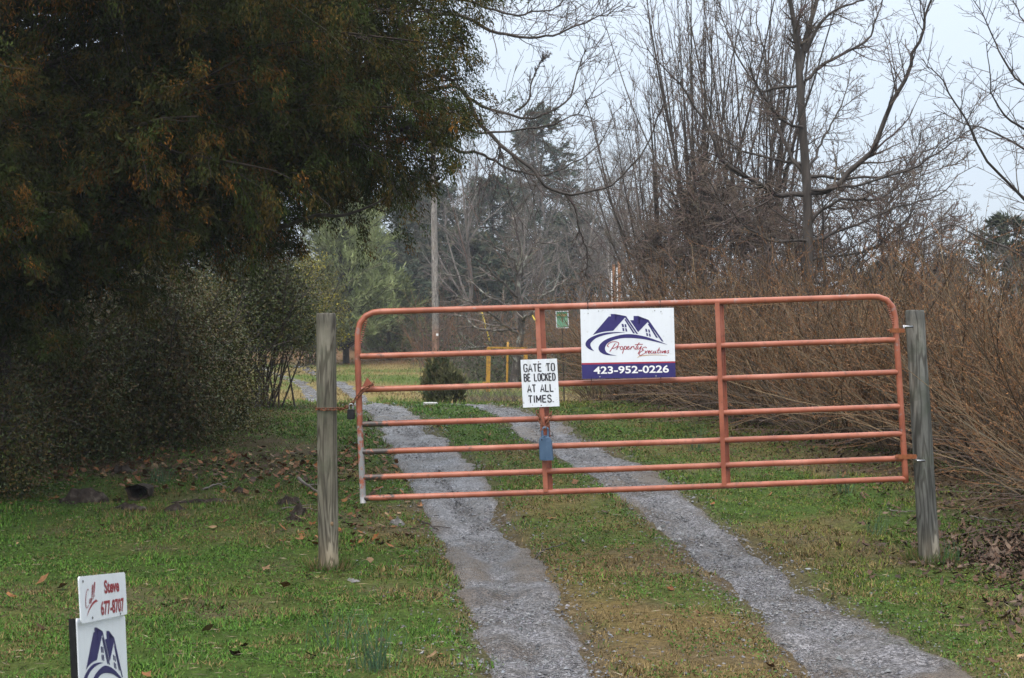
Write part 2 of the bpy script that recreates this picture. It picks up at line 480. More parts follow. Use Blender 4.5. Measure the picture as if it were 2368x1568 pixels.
def axis(a, b, st, lo, hi, fac=1.18):
    v = list(np.arange(a, b + 1e-6, st))
    s = st; x = b
    while x < hi: s *= fac; x += s; v.append(x)
    s = st; x = a
    while x > lo: s *= fac; x -= s; v.insert(0, x)
    return np.array(v)
gx = axis(-8, 8, .12, -140, 140)
gy = axis(4, 22.5, .12, -40, 170, 1.07)
XX, YY = np.meshgrid(gx, gy)
ZZ = gz(XX, YY)
def patch_cols(x, y):
    """ground colour: how green, how much straw, how much bare soil and leaf mould"""
    n1 = fbm(x, y, 1.1, 31, 4); n2 = fbm(x, y, .45, 77, 3); n3 = fbm(x, y, 3.2, 5, 3)
    d = tdist(x, y)
    lt = trk(LT, y)[0]; rt = trk(RT, y)[0]
    mid = (x > lt) & (x < rt)
    straw = sstep(.42, .62, n1 * .6 + n3 * .4) 
    straw = np.where(mid, np.clip(straw * .8 + .35 * sstep(12, 8, y) , 0, 1), straw * .6)
    straw = np.where(x < lt - .9, straw * .45, straw)
    soil = sstep(.50, .72, n2 * .55 + n1 * .45) * .6 + .75 * (1 - sstep(1.0, 1.7, d))
    leaf = np.maximum(sstep(-1.0, -2.4, x + .2 * (y - 13)) * sstep(13.0, 13.9, y + .8 * (n1 - .5)), sstep(3.1, 3.9, x + 0.0 * y + .8 * (n1 - .5)) * sstep(9.6, 10.4, y) )
    leaf = leaf * (y < 26)
    return straw, np.clip(soil, 0, 1), leaf
st_, so_, lf_ = patch_cols(XX, YY)
def lerp(a, b, f): return a + (b - a) * f[..., None]
Cg = lerp(np.array([.048, .082, .016]), np.array([.135, .10, .042]), st_)
Cg = lerp(Cg, np.array([.092, .072, .050]), so_)
Cg = lerp(Cg, np.array([.06, .04, .025]), lf_ * .8)
far = sstep(26, 34, YY)
Cf = lerp(np.array([.085, .115, .025]), np.array([.19, .15, .06]), sstep(.4, .62, fbm(XX, YY, 2.6, 8)))
Cf = lerp(Cf, np.array([.13, .065, .036]), sstep(58, 64, YY + 6 * (fbm(XX, YY, 4, 12) - .5)) * .8)
Cf = lerp(Cf, np.array([.07, .055, .035]), sstep(70, 80, YY))
Cg = lerp(Cg, Cf, far)
g = Acc()
ny, nx = XX.shape
ii = (np.arange(ny - 1)[:, None] * nx + np.arange(nx - 1)[None]).ravel()
g.add(np.stack([XX, YY, ZZ], -1).reshape(-1, 3), np.stack([ii, ii + 1, ii + nx + 1, ii + nx], 1), Cg.reshape(-1, 3))
tag(g.build('ground', M['ground'], smooth=True), kind='structure')

for nm, tab, y0 in (('gravel_track', LT, -12), ('gravel_track', RT, -12)):
    ys = np.concatenate([np.arange(y0, 4, .4), np.arange(4, 24, .085), np.arange(24, 62, .5)])
    ss = np.linspace(-1.75, 1.75, 32)
    c, w = trk(tab, ys)
    w = w * .9
    X = c[:, None] + ss[None] * w[:, None]
    Yv = np.repeat(ys[:, None], len(ss), 1)
    e = np.abs(ss)[None]
    ragged = (fbm(X, Yv, .7, 41, 4) - .5) * .13 + (fbm(X, Yv, .22, 23, 3) - .5) * .075
    Z = gbase(X, Yv) - .020 - .042 * sstep(.6, 1.7, e) + ragged * (.25 + .75 * sstep(.35, 1, e)) - .02 * (1 - sstep(0, .6, e))
    a = Acc(); ny, nx = X.shape
    ii = (np.arange(ny - 1)[:, None] * nx + np.arange(nx - 1)[None]).ravel()
    mud = sstep(.85, 1.35, e + .9 * (fbm(X, Yv, .55, 67, 4) - .5) + .85 * sstep(.54, .74, fbm(X, Yv, 1.1, 15, 3)))
    a.add(np.stack([X, Yv, Z], -1).reshape(-1, 3), np.stack([ii, ii + 1, ii + nx + 1, ii + nx], 1), np.repeat(mud.reshape(-1, 1), 3, 1))
    tag(a.build(nm, M['gravel'], smooth=True), kind='structure')

# ------------------------------------------------------------------ gate posts
def post(name, label, base, top, r0, r1, m, seed, cap_r=.9):
    rng = np.random.default_rng(seed)
    t = thing(name, label, 'post', base, 'wooden gate posts')
    n, k = 40, 28
    ax = np.linspace(0, 1, n)
    b = np.array(base, float) - [0, 0, .15]; tp = np.array(top, float)
    pts = b[None] * (1 - ax[:, None]) + tp[None] * ax[:, None]
    rad = r0 + (r1 - r0) * ax
    a = Acc()
    ang = np.arange(k) * 2 * np.pi / k
    rr = rad[:, None] * (1 + .05 * (fbm(np.cos(ang)[None] * 2 + seed, ax[:, None] * 6 + np.sin(ang)[None] * 2, .8, seed) - .5) * 2)
    V = pts[:, None] + np.stack([rr * np.cos(ang), rr * np.sin(ang), np.zeros_like(rr)], -1)
    i = np.arange(n - 1)[:, None] * k; q = np.arange(k)[None]; q2 = (q + 1) % k
    f = np.stack([i + q, i + q2, i + k + q2, i + k + q], -1).reshape(-1, 4)
    top_ring = V[-1] * .9 + tp * .1 + [0, 0, .012]
    V = np.concatenate([V.reshape(-1, 3), top_ring])
    o = n * k
    f2 = np.stack([(n - 1) * k + np.arange(k), (n - 1) * k + (np.arange(k) + 1) % k, o + (np.arange(k) + 1) % k, o + np.arange(k)], 1)
    colr = np.ones((len(V), 3))
    h = np.concatenate([np.repeat(ax, k), np.ones(k)])
    low = 1 - sstep(.1, .24, h)
    colr = colr + low[:, None] * np.array([.5, .36, .18])         # dried clay splashed on the foot
    tpd = sstep(.93, .99, h)
    colr = colr * (1 - .45 * tpd[:, None])                        # damp end grain
    a.add(V, [f, f2, (o + np.arange(k))[None]], colr)
    a.build('shaft', m, t, smooth=True)
    return t
YL, YR = 9.72, 9.95
bl = P(760, 1322, YL); tl = P(753.5, 728, YL)
post('gate_post', 'round grey-brown wooden post left of the red gate, chain wrapped round it', bl, tl, .069, .0675, M['post_a'], 5)
br = P(2152, 1302, YR); tr = P(2114.5, 721, YR)
post('gate_post', 'leaning dark green-grey wooden post on the hinge side of the red gate', br, tr, .0735, .065, M['post_b'], 8)
# knot on the left post
kn = Acc()
kc = P(770, 1208, YL) - [0, .066, 0]
ang = np.arange(10) * 2 * np.pi / 10
kn.add(np.concatenate([[kc + [0, -.004, 0]], kc + np.stack([.011 * np.cos(ang), 0 * ang, .014 * np.sin(ang)], 1)]),
       np.stack([np.zeros(10, int), 1 + np.arange(10), 1 + (np.arange(10) + 1) % 10], 1))
kn.build('knot', noise_mat('knot_wood', 60, [(.3, (.15, .09, .05)), (.7, (.24, .16, .09))], .7), bpy.data.objects['gate_post'])

# ------------------------------------------------------------------ the red gate
def GD(u): return 9.62 + (u - 835) / 1240 * .2          # depth of the gate's plane
def G(u, v, d=0.0):
    p = P(u, v, GD(u)); p[1] += d; return p
gate = thing('farm_gate', 'long red tubular steel farm gate with seven bars across the gravel drive', 'gate', G(2095, 1118))
fr = [(839.5, 1163), (836, 1080), (832, 990), (829, 900), (826.5, 820), (827, 771), (832, 748), (845, 731), (862, 723), (880, 720.5),
      (1240, 710.5), (1658, 698), (2010, 686.5), (2030, 687), (2049, 694), (2063, 710), (2069, 735), (2071, 765), (2077, 850), (2082, 930), (2088, 1020), (2094, 1117)]
pf = np.array([G(*q) for q in fr])
seg = []
for i in range(len(pf) - 1):
    n = 10 if i in (9, 10, 11) else 4
    for k in range(n): seg.append(pf[i] * (1 - k / n) + pf[i + 1] * k / n)
seg.append(pf[-1]); seg = np.array(seg)
RT_ = .0208
a = Acc()
lens = np.concatenate([[0], np.cumsum(np.linalg.norm(np.diff(seg, axis=0), axis=1))])
wear = np.zeros((len(seg), 3)); wear[:, 0] = .15 + .85 * (1 - sstep(.0, .75, lens)) + .25 * sstep(lens[-1] - 1.2, lens[-1] - 1.0, lens) * (1 - sstep(lens[-1] - 1.0, lens[-1] - .9, lens))
T = norm(np.gradient(seg, axis=0)); Uy = np.tile([0, 1., 0], (len(seg), 1)); Wz = norm(np.cross(T, Uy))
k = 14; an = np.arange(k) * 2 * np.pi / k
# crimped inner side of the bends
crimp = np.zeros(len(seg))
V = seg[:, None] + RT_ * (np.cos(an)[None, :, None] * Uy[:, None] + np.sin(an)[None, :, None] * Wz[:, None])
i0 = np.arange(len(seg) - 1)[:, None] * k; q = np.arange(k)[None]; q2 = (q + 1) % k
a.add(V.reshape(-1, 3), [np.stack([i0 + q, i0 + q2, i0 + k + q2, i0 + k + q], -1).reshape(-1, 4), np.arange(k)[None], ((len(seg) - 1) * k + np.arange(k))[None]], np.repeat(wear, k, 0))
a.build('frame', M['gate'], gate, smooth=True)
cr = Acc()                                                # crimp ridges pressed into the two bends
for (c0, c1, n) in (((841, 742), (828, 792), 11), ((2058, 706), (2070, 748), 11)):
    for s in np.linspace(0, 1, n):
        uu = c0[0] + (c1[0] - c0[0]) * s; vv = c0[1] + (c1[1] - c0[1]) * s
        uu += (3.5 if c0[0] < 1500 else -3.5)
        p0 = G(uu, vv, -.016); p1 = G(uu + (5 if c0[0] < 1500 else -5), vv + 1, -.006)
        tubes(cr, np.array([p0, (p0 + p1) / 2 - [0, .003, 0], p1]), np.array([.003, .0045, .003]), 5)
cr.c = [c * 0 for c in cr.c]
tag(cr.build('bend_crimp', M['gate'], gate, smooth=True), kind='stuff')

rails = [((832, 824), (2068, 786)), ((835, 901), (2074, 861)), ((838, 981), (2079, 940)), ((838, 1045), (2084, 1003)), ((840, 1104), (2089, 1060)), ((842, 1152), (2092, 1107))]
for (l, r) in rails:
    a = Acc(); n = 60
    pts = np.array([G(l[0] + (r[0] - l[0]) * t, l[1] + (r[1] - l[1]) * t) for t in np.linspace(0, 1, n)])
    pts[:, 2] -= .004 * np.sin(np.linspace(0, 1, n) * np.pi)
    wr = np.zeros((n, 3)); wr[:, 1] = 1; wr[:, 0] = .10 + (.78 * (1 - sstep(.02, .09, np.linspace(0, 1, n))) if l[1] > 920 else .1 * (1 - sstep(.1, .3, np.linspace(0, 1, n))))
    tubes(a, pts, np.full(n, .0198), 14, wr[:, None].repeat(14, 1).reshape(-1, 3)[None][0] if False else None)
    a.c[-1] = np.repeat(wr, 14, 0)
    a.build('rail', M['gate'], gate, smooth=True)
rngd = np.random.default_rng(77); a = Acc()
O_ = np.array([[1, 0, 0], [-1, 0, 0], [0, 1, 0], [0, -1, 0], [0, 0, .8], [0, 0, -1.5]])
F_ = np.array([[0, 2, 4], [2, 1, 4], [1, 3, 4], [3, 0, 4], [2, 0, 5], [1, 2, 5], [3, 1, 5], [0, 3, 5]])
for (l, r) in rails + [((880, 720.5), (2010, 686.5))]:
    for t in np.sort(rngd.random(95)):
        c_ = G(l[0] + (r[0] - l[0]) * t, l[1] + (r[1] - l[1]) * t); c_[2] -= .0205 + (.004 * math.sin(t * math.pi) if l[1] > 730 else 0)
        a.add(c_ + O_ * rngd.uniform(.0022, .0048), F_)
wm, wt, wp = new_mat('rain_water'); wp.inputs['Transmission Weight'].default_value = 1; wp.inputs['IOR'].default_value = 1.33; wp.inputs['Roughness'].default_value = .02
tag(a.build('water_drop', wm, gate, smooth=True), kind='stuff')
# two upright braces of folded channel steel: near flange left, far flange right, web between, lip on the far edge
for (ut, ub, vt, vb) in ((1236, 1256, 712, 1136), (1651, 1667.5, 700, 1124)):
    a = Acc()
    t0 = G(ut, vt); b0 = G(ub, vb)
    dn = b0 - t0; ex = np.array([1., .06, 0])
    e = .0033
    def plate(x0, x1, y0, y1):
        box(a, t0 + ex * x0 + [0, y0, 0], ex * (x1 - x0), [0, y1 - y0, 0], dn)
    plate(.000, .031, -.030, -.0265)      # near flange
    plate(.0275, .031, -.0265, .0205)     # web
    plate(.0275, .066, .0205, .024)       # far flange
    plate(.062, .066, .012, .0205)        # lip
    a.c = [c * 0 for c in a.c]
    a.build('upright', M['gate'], gate)
# hinge straps to the right post
for (v, u0, u1) in ((764.5, 2062, 2094), (1056, 2076, 2122)):
    a = Acc()
    p0 = G(u0 - 3, v, -.024); p1 = G(u1 - 4, v, -.012)
    box(a, p0 - [0, .003, .014], [p1[0] - p0[0], p1[1] - p0[1], 0], [0, .006, 0], [0, 0, .028])
    p0b = G(u0 - 3, v, .024); p1b = G(u1 - 4, v, .012)
    box(a, p0b - [0, .003, .014], [p1b[0] - p0b[0], p1b[1] - p0b[1], 0], [0, .006, 0], [0, 0, .028])
    pc = G((2071 if v < 900 else 2091), v)
    th = np.linspace(R(150), R(390) , 3)
    tubes(a, np.array([pc + [0, 0, -.016], pc + [0, 0, .016]]), np.array([.0255, .0255]), 16, cap=True)
    tubes(a, np.array([G(u0 - 6, v, -.03), G(u0 - 6, v, .03)]), np.array([.008, .008]), 6, cap=True)
    h = a.build('hinge', noise_mat('orange_rust', 40, [(.3, (.15, .05, .02)), (.6, (.28, .09, .03)), (.8, (.10, .04, .022))], .6, .3), gate)
    b = Acc()
    pin = G(u1 - 2, v - (9 if v < 900 else -10), 0)
    tubes(b, np.array([pin + [-.012, 0, 0], pin + [.06, .03, 0]]), np.array([.009, .009]), 8, cap=True)
    tubes(b, np.array([pin + [-.008, 0, -.03 * (1 if v < 900 else -1)], pin + [-.008, 0, .012 * (1 if v < 900 else -1)]]), np.array([.0085, .0085]), 8, cap=True)
    b.build('hinge_pin', M['steel'], h, smooth=True)

# ------------------------------------------------------------------ flat print helpers
def tri_ngon(pts):
    """triangles of a simple 2-D polygon"""
    bm = bmesh.new()
    vs = [bm.verts.new((x, y, 0)) for x, y in pts]
    bm.faces.new(vs)
    bmesh.ops.triangulate(bm, faces=bm.faces[:])
    bm.verts.index_update()
    v = np.array([q.co[:2] for q in bm.verts]); f = np.array([[w.index for w in q.verts] for q in bm.faces])
    bm.free()
    return v, f
def stroke2d(pts, w, n=None, taper=False):
    p = spline(np.array([(x, y, 0) for x, y in pts]), n or max(6, 5 * len(pts)))[:, :2] if len(pts) > 2 else np.array(pts, float)
    d = norm(np.gradient(p, axis=0)); nn = np.stack([-d[:, 1], d[:, 0]], 1)
    ww = np.full(len(p), w)
    if taper: ww = w * (.25 + .75 * np.sin(np.linspace(.15, 1, len(p)) * np.pi * .95))
    v = np.concatenate([p + nn * ww[:, None] / 2, p - nn * ww[:, None] / 2]); m = len(p)
    f = np.stack([np.arange(m - 1), np.arange(m - 1) + 1, np.arange(m - 1) + 1 + m, np.arange(m - 1) + m], 1)
    return v, f
def text2d(s, bold=0.0, shear=0.0, space=1.0):
    c = bpy.data.curves.new('lettering', 'FONT'); c.body = s; c.size = 1; c.offset = bold; c.shear = shear; c.space_character = space
    c.resolution_u = 4
    o = bpy.data.objects.new('lettering', c); COL.objects.link(o)
    me = o.to_mesh()
    v = np.array([q.co[:2] for q in me.vertices]); f = [np.array([list(q.vertices)]) for q in me.polygons]
    o.to_mesh_clear(); bpy.data.objects.remove(o); bpy.data.curves.remove(c)
    mn, mxx = v.min(0), v.max(0)
    v = (v - mn) / (mxx - mn); v[:, 1] = 1 - v[:, 1]          # 0..1, y down
    return v, f
class Face2:
    """a sign's face: top-left corner, vectors along the top and down the side, viewer-side normal"""
    def __init__(s, tl, ex, ey):
        s.tl = np.asarray(tl, float); s.ex = np.asarray(ex, float); s.ey = np.asarray(ey, float)
        s.n = norm(np.cross(s.ey, s.ex))
    def put(s, acc, v, f, lift):
        acc.add(s.tl + v[:, :1] * s.ex + v[:, 1:2] * s.ey + s.n * lift, f)
    def panel(s, acc, th, round_=0.0):
        if round_:
            L = np.linalg.norm(s.ex); H = np.linalg.norm(s.ey); pts = []
            for cx, cy, a0 in ((round_, round_, 180), (L - round_, round_, 270), (L - round_, H - round_, 0), (round_, H - round_, 90)):
                for q in range(5):
                    an = R(a0 + q * 22.5); pts.append(((cx + round_ * math.cos(an)) / L, (cy + round_ * math.sin(an)) / H))
        else: pts = [(0, 0), (1, 0), (1, 1), (0, 1)]
        p = np.array(pts); m = len(p)
        fr_ = s.tl + p[:, :1] * s.ex + p[:, 1:2] * s.ey
        acc.add(np.concatenate([fr_, fr_ - s.n * th]), [np.arange(m)[::-1][None], (m + np.arange(m))[None],
                np.stack([np.arange(m), (np.arange(m) + 1) % m, (np.arange(m) + 1) % m + m, np.arange(m) + m], 1)])
    def text(s, acc, body, x0, y0, x1, y1, lift=.0012, slope=0.0, **kw):
        v, f = text2d(body, **kw)
        w = np.stack([x0 + v[:, 0] * (x1 - x0), y0 + v[:, 1] * (y1 - y0) + slope * v[:, 0]], 1)
        s.put(acc, w, f, lift)
    def holes(s, acc, spots, r=.004, lift=.0016):
        for (x, y) in spots:
            an = np.arange(8) * np.pi / 4
            c = s.tl + x * s.ex + y * s.ey + s.n * lift
            e1, e2 = norm(s.ex), norm(s.ey)
            acc.add(np.concatenate([[c + s.n * .002], c + r * (np.cos(an)[:, None] * e1 + np.sin(an)[:, None] * e2)]),
                    np.stack([np.zeros(8, int), 1 + np.arange(8), 1 + (np.arange(8) + 1) % 8], 1))

# artwork of the estate sign in units of its own drawing (x 622..2085, y 360..1448 slightly sheared)
def cp(pts):
    return np.array([((x - 622 - (y - 360) * .0276) / 1463, (y - 360 + (x - 622) * .0171) / 1088) for x, y in pts])
ART = [
    [(818, 760), (1065, 470), (1098, 470), (1098, 433), (1163, 433), (1163, 535), (1192, 535), (1192, 467), (1335, 465), (1335, 478), (1318, 492), (1135, 695), (1050, 702), (970, 714), (890, 734)],
    [(1322, 490), (1337, 466), (1525, 745), (1496, 742)], [(1312, 520), (1332, 512), (1476, 735), (1448, 735)],
    [(1400, 530), (1455, 530), (1455, 463), (1528, 463), (1528, 583), (1553, 583), (1553, 527), (1690, 525), (1690, 545), (1525, 716)],
    [(1676, 560), (1691, 526), (1925, 865), (1895, 862)], [(1678, 592), (1698, 582), (1836, 805), (1806, 802)],
    [(1266, 588), (1297, 588), (1307, 638), (1276, 637)], [(1313, 592), (1337, 592), (1347, 642), (1322, 642)],
    [(1278, 653), (1305, 653), (1312, 702), (1285, 700)], [(1322, 656), (1347, 658), (1356, 708), (1332, 706)],
    [(1636, 664), (1663, 666), (1672, 714), (1646, 712)], [(1682, 674), (1706, 678), (1714, 724), (1691, 722)],
    [(1650, 727), (1675, 732), (1684, 778), (1659, 776)], [(1693, 738), (1717, 742), (1726, 788), (1702, 786)],
]
SW1 = ([(1330, 722), (1200, 716), (1020, 725), (880, 760), (770, 810), (712, 870), (710, 930), (760, 980), (842, 1016)], [(800, 970), (780, 915), (800, 870), (870, 810), (990, 765), (1150, 735), (1330, 722)])
SW2 = ([(1990, 915), (1850, 858), (1650, 790), (1450, 752), (1300, 752), (1130, 790), (1000, 845), (922, 920), (908, 985), (950, 1040), (1040, 1074), (1190, 1084)], [(1080, 1060), (1030, 1030), (1008, 970), (1040, 900), (1120, 850), (1250, 815), (1400, 808), (1600, 825), (1800, 868), (1990, 915)])
def ell(cx, cy, rx, ry, n=8): return [(cx + rx * math.cos(q * 2 * math.pi / n), cy - ry * math.sin(q * 2 * math.pi / n)) for q in range(n + 1)]
SCRIPT = [
    [(1168, 893), (1125, 960), (1083, 1022)], [(1070, 950), (1050, 935), (1062, 900), (1110, 872), (1180, 868), (1222, 888), (1208, 930), (1160, 962), (1110, 972)],
    [(1205, 942), (1190, 990)], [(1190, 985), (1208, 952), (1240, 942)], ell(1268, 965, 22, 24), [(1316, 938), (1300, 990), (1280, 1052)], ell(1327, 962, 20, 24),
    [(1355, 968), (1382, 955), (1378, 938), (1356, 950), (1354, 978), (1376, 986), (1402, 968)], [(1420, 940), (1408, 988)], [(1408, 985), (1425, 952), (1456, 940), (1462, 968), (1480, 985)],
    [(1545, 880), (1500, 950), (1488, 985), (1506, 980)], [(1475, 915), (1535, 908), (1602, 908)], [(1528, 940), (1516, 975), (1540, 980), (1575, 938)], [(1580, 935), (1550, 1010), (1524, 1055)],
    [(1660, 968), (1640, 950), (1600, 965), (1590, 988), (1612, 998), (1570, 1022), (1540, 1060), (1560, 1082), (1615, 1055)],
    [(1632, 1008), (1645, 1025), (1655, 1052)], [(1682, 1004), (1655, 1025), (1622, 1056)],
    [(1685, 1036), (1710, 1020), (1705, 1008), (1686, 1022), (1688, 1048), (1722, 1040)], [(1752, 1012), (1732, 1012), (1724, 1040), (1745, 1048), (1768, 1032)],
    [(1778, 1008), (1768, 1040), (1785, 1045), (1805, 1010)], [(1805, 1010), (1798, 1045), (1815, 1040)], [(1860, 960), (1832, 1030), (1842, 1046), (1855, 1038)], [(1820, 1002), (1850, 998), (1875, 1000)],
    [(1880, 1008), (1868, 1040), (1882, 1042)], [(1900, 1008), (1902, 1042), (1935, 1008)], [(1938, 1034), (1962, 1020), (1955, 1006), (1938, 1022), (1942, 1044), (1970, 1034)], [(2012, 1005), (1992, 1008), (1996, 1024), (2002, 1040), (1975, 1048)],
]
def estate_art(fc, t, phone=True):
    a = Acc()
    for pg in ART:
        v, f = tri_ngon(cp(pg)); fc.put(a, v, f, .0012)
    for o_, i_ in (SW1, SW2):
        ov = spline(np.array([(x, y, 0) for x, y in o_]), 40)[:, :2]; iv = spline(np.array([(x, y, 0) for x, y in i_]), 40)[:, :2]
        v, f = tri_ngon(cp(np.concatenate([ov, iv[:-1]]))); fc.put(a, v, f, .0012)
    if phone:
        v, f = tri_ngon(np.array([(0, .795), (1, .795), (1, 1), (0, 1)])); fc.put(a, v, f, .0012)
    a.build('house_emblem', M['navy'], t)
    a = Acc()
    for st in SCRIPT:
        v, f = stroke2d(cp(st), .0088 if len(st) > 2 else .009); fc.put(a, v, f, .0016)
    if phone:
        v, f = tri_ngon(np.array([(0, .772), (1, .772), (1, .795), (0, .795)])); fc.put(a, v, f, .0012)
    a.build('script_lettering', M['red_print'], t)
    a = Acc()
    v, f = stroke2d(cp([(1515, 1117), (1560, 1092), (1700, 1075), (1850, 1075), (1985, 1086)]), .008, taper=True); fc.put(a, v, f, .0016)
    a.build('underline_flourish', M['gold_print'], t)
    if phone:
        a = Acc(); fc.text(a, '423-952-0226', .125, .825, .93, .935, .0024, bold=.022)
        a.build('phone_number', M['white_print'], t)

# estate sign on the gate
d = -.052
tl_ = G(1340.4, 715.8, d); tr_ = G(1555.4, 712.1, d); bl_ = G(1344.7, 875.7, d)
fc = Face2(tl_, tr_ - tl_, bl_ - tl_)
es = thing('estate_sign', 'white and navy estate agent board with house roofs and phone number tied to gate', 'sign', (tl_ + tr_) / 2 + (bl_ - tl_))
a = Acc(); fc.panel(a, .004); a.build('panel', M['sign_white'], es)
estate_art(fc, es)
for sp in [(.195, .025), (.795, .035), (.19, .975), (.79, .98)]:
    a = Acc(); fc.holes(a, [sp], .0045); a.build('grommet', M['steel'], es)
for (u, v0, v1, hi) in ((1358, 714, 726, 681), (1525.5, 700, 722, None), (1366.5, 872, 893, None), (1527, 868, 893, None)):
    a = Acc()
    rv = (720.5 - (u - 880) * .03006) if v0 < 800 else (901 - (u - 835) * .0323)
    c = G(u, rv); r_ = .0245
    dirv = 1 if v0 < 800 else -1
    pts = [G(u + .5, v1 if v0 < 800 else v0, d - .004)]
    for th in np.linspace(-150 if dirv > 0 else 150, 60 if dirv > 0 else -60, 9):
        pts.append(c + np.array([0, r_ * math.cos(R(th + 0)) * -1 if False else -r_ * math.cos(R(th)), r_ * math.sin(R(th))]))
    pts = [pts[0]] + [c + np.array([0, -r_ * math.cos(R(q)), r_ * math.sin(R(q)) * dirv]) for q in (-40, 0, 40, 80, 120, 160)] + [G(u, v1 if v0 < 800 else v0, d + .012)]
    tubes(a, np.array(pts), np.full(len(pts), .0022), 5, cap=True)
    if hi:
        tubes(a, np.array([G(u + .5, 716, d - .006), G(u, 700, -.03), G(u, 678, -.02)]), np.array([.0024, .0022, .0016]), 5, cap=True)
    a.build('cable_tie', M['black_plastic'], es, smooth=True)

# 'gate to be locked' notice
d = -.040
tl_ = G(1203, 832, d); tr_ = G(1287, 829, d); bl_ = G(1209, 942, d)
fc = Face2(tl_, tr_ - tl_, bl_ - tl_)
ns = thing('notice_sign', 'white notice reading gate to be locked, fixed to the upright above the padlock', 'sign', (tl_ + tr_) / 2 + (bl_ - tl_))
a = Acc(); fc.panel(a, .003); a.build('panel', M['sign_worn'], ns)
GL = {  # condensed gothic capitals as strokes in a unit cell, y down
 'G': [[(.95, .25), (.85, .06), (.5, .0), (.12, .1), (.03, .5), (.12, .9), (.5, 1), (.88, .92), (.95, .55)], [(.55, .55), (.95, .55)]],
 'A': [[(0, 1), (.5, 0), (1, 1)], [(.2, .68), (.8, .68)]], 'T': [[(0, .03), (1, .03)], [(.5, 0), (.5, 1)]],
 'E': [[(.08, 0), (.08, 1)], [(.08, .03), (.95, .03)], [(.08, .5), (.82, .5)], [(.08, .97), (.95, .97)]],
 'O': [[(.5, 0), (.12, .1), (.04, .5), (.12, .9), (.5, 1), (.88, .9), (.96, .5), (.88, .1), (.5, 0)]],
 'B': [[(.08, 0), (.08, 1)], [(.08, .03), (.6, .03), (.88, .12), (.88, .38), (.6, .49), (.08, .49)], [(.6, .49), (.95, .62), (.95, .86), (.62, .97), (.08, .97)]],
 'L': [[(.08, 0), (.08, 1)], [(.08, .97), (.95, .97)]],
 'C': [[(.95, .28), (.85, .06), (.5, 0), (.12, .1), (.04, .5), (.12, .9), (.5, 1), (.85, .94), (.95, .72)]],
 'K': [[(.08, 0), (.08, 1)], [(.95, 0), (.1, .62)], [(.38, .42), (.97, 1)]],
 'D': [[(.08, 0), (.08, 1)], [(.08, .03), (.55, .03), (.9, .2), (.96, .5), (.9, .8), (.55, .97), (.08, .97)]],
 'I': [[(.5, 0), (.5, 1)]], 'M': [[(.06, 1), (.06, 0)], [(.06, .02), (.5, .75)], [(.5, .75), (.94, .02)], [(.94, 0), (.94, 1)]],
 'S': [[(.93, .24), (.8, .05), (.5, 0), (.15, .07), (.06, .26), (.25, .44), (.75, .55), (.95, .74), (.85, .94), (.5, 1), (.15, .95), (.05, .75)]],
 '.': [[(.35, .90), (.35, 1.0)]]}
WD = {'I': .35, '.': .35, 'M': 1.25, ' ': .7}
def block_text(fc, acc, body, x0, y0, x1, y1, pen, lift=.0012):
    tot = sum(WD.get(ch, 1) for ch in body) + .32 * (len(body) - 1)
    W_ = np.linalg.norm(fc.ex); H_ = np.linalg.norm(fc.ey); u = (x1 - x0) / tot; x = x0
    for ch in body:
        w_ = WD.get(ch, 1) * u
        for st in GL.get(ch, []):
            p = np.array([((x + q[0] * w_) * W_, (y0 + q[1] * (y1 - y0)) * H_) for q in st])
            d_ = norm(np.gradient(p, axis=0)) if len(p) > 2 else norm(np.array([p[1] - p[0]] * 2))
            nn = np.stack([-d_[:, 1], d_[:, 0]], 1) * pen / 2; m_ = len(p)
            v = np.concatenate([p + nn, p - nn]) / [W_, H_]
            k_ = np.arange(m_ - 1)
            fc.put(acc, v, np.stack([k_, k_ + 1, k_ + 1 + m_, k_ + m_], 1), lift)
            lift += .00003
        x += w_ + .32 * u
a = Acc()
for body, x0, y0, x1, y1 in (('GATE TO', .075, .095, .925, .255), ('BE LOCKED', .07, .30, .925, .455), ('AT ALL', .15, .53, .86, .685), ('TIMES.', .16, .755, .86, .905)):
    block_text(fc, a, body, x0, y0, x1, y1, .0084)
a.build('lettering', M['black_print'], ns)
for sp in [(.49, .055), (.50, .965)]:
    a = Acc(); fc.holes(a, [sp], .004); a.build('screw', M['rust'], ns)

# ------------------------------------------------------------------ padlocks and chains
def link_mesh(L=.040, w=.020, r=.0036):
    """one oval chain link in the XZ plane, long axis X"""
    n = 16; pts = []
    for i in range(n):
        a_ = i * 2 * math.pi / n
        x = math.cos(a_) * w / 2 + (1 if math.cos(a_) > 0 else -1) * (L - w) / 2 * (1 if abs(math.cos(a_)) > 1e-6 else 0)
        pts.append((x, 0, math.sin(a_) * w / 2))
    pts = np.array(pts); k = 6
    T = norm(np.roll(pts, -1, 0) - np.roll(pts, 1, 0)); U = np.tile([0, 1., 0], (n, 1)); Wv = np.cross(T, U)
    an = np.arange(k) * 2 * np.pi / k
    V = pts[:, None] + r * (np.cos(an)[None, :, None] * U[:, None] + np.sin(an)[None, :, None] * Wv[:, None])
    i = np.arange(n)[:, None] * k; i2 = ((np.arange(n) + 1) % n)[:, None] * k; q = np.arange(k)[None]; q2 = (q + 1) % k
    a = Acc(); a.add(V.reshape(-1, 3), np.stack([i + q, i + q2, i2 + q2, i2 + q], -1).reshape(-1, 4))
    return a.mesh('link', M['rust'], np.zeros(3), True)
LINK = link_mesh()
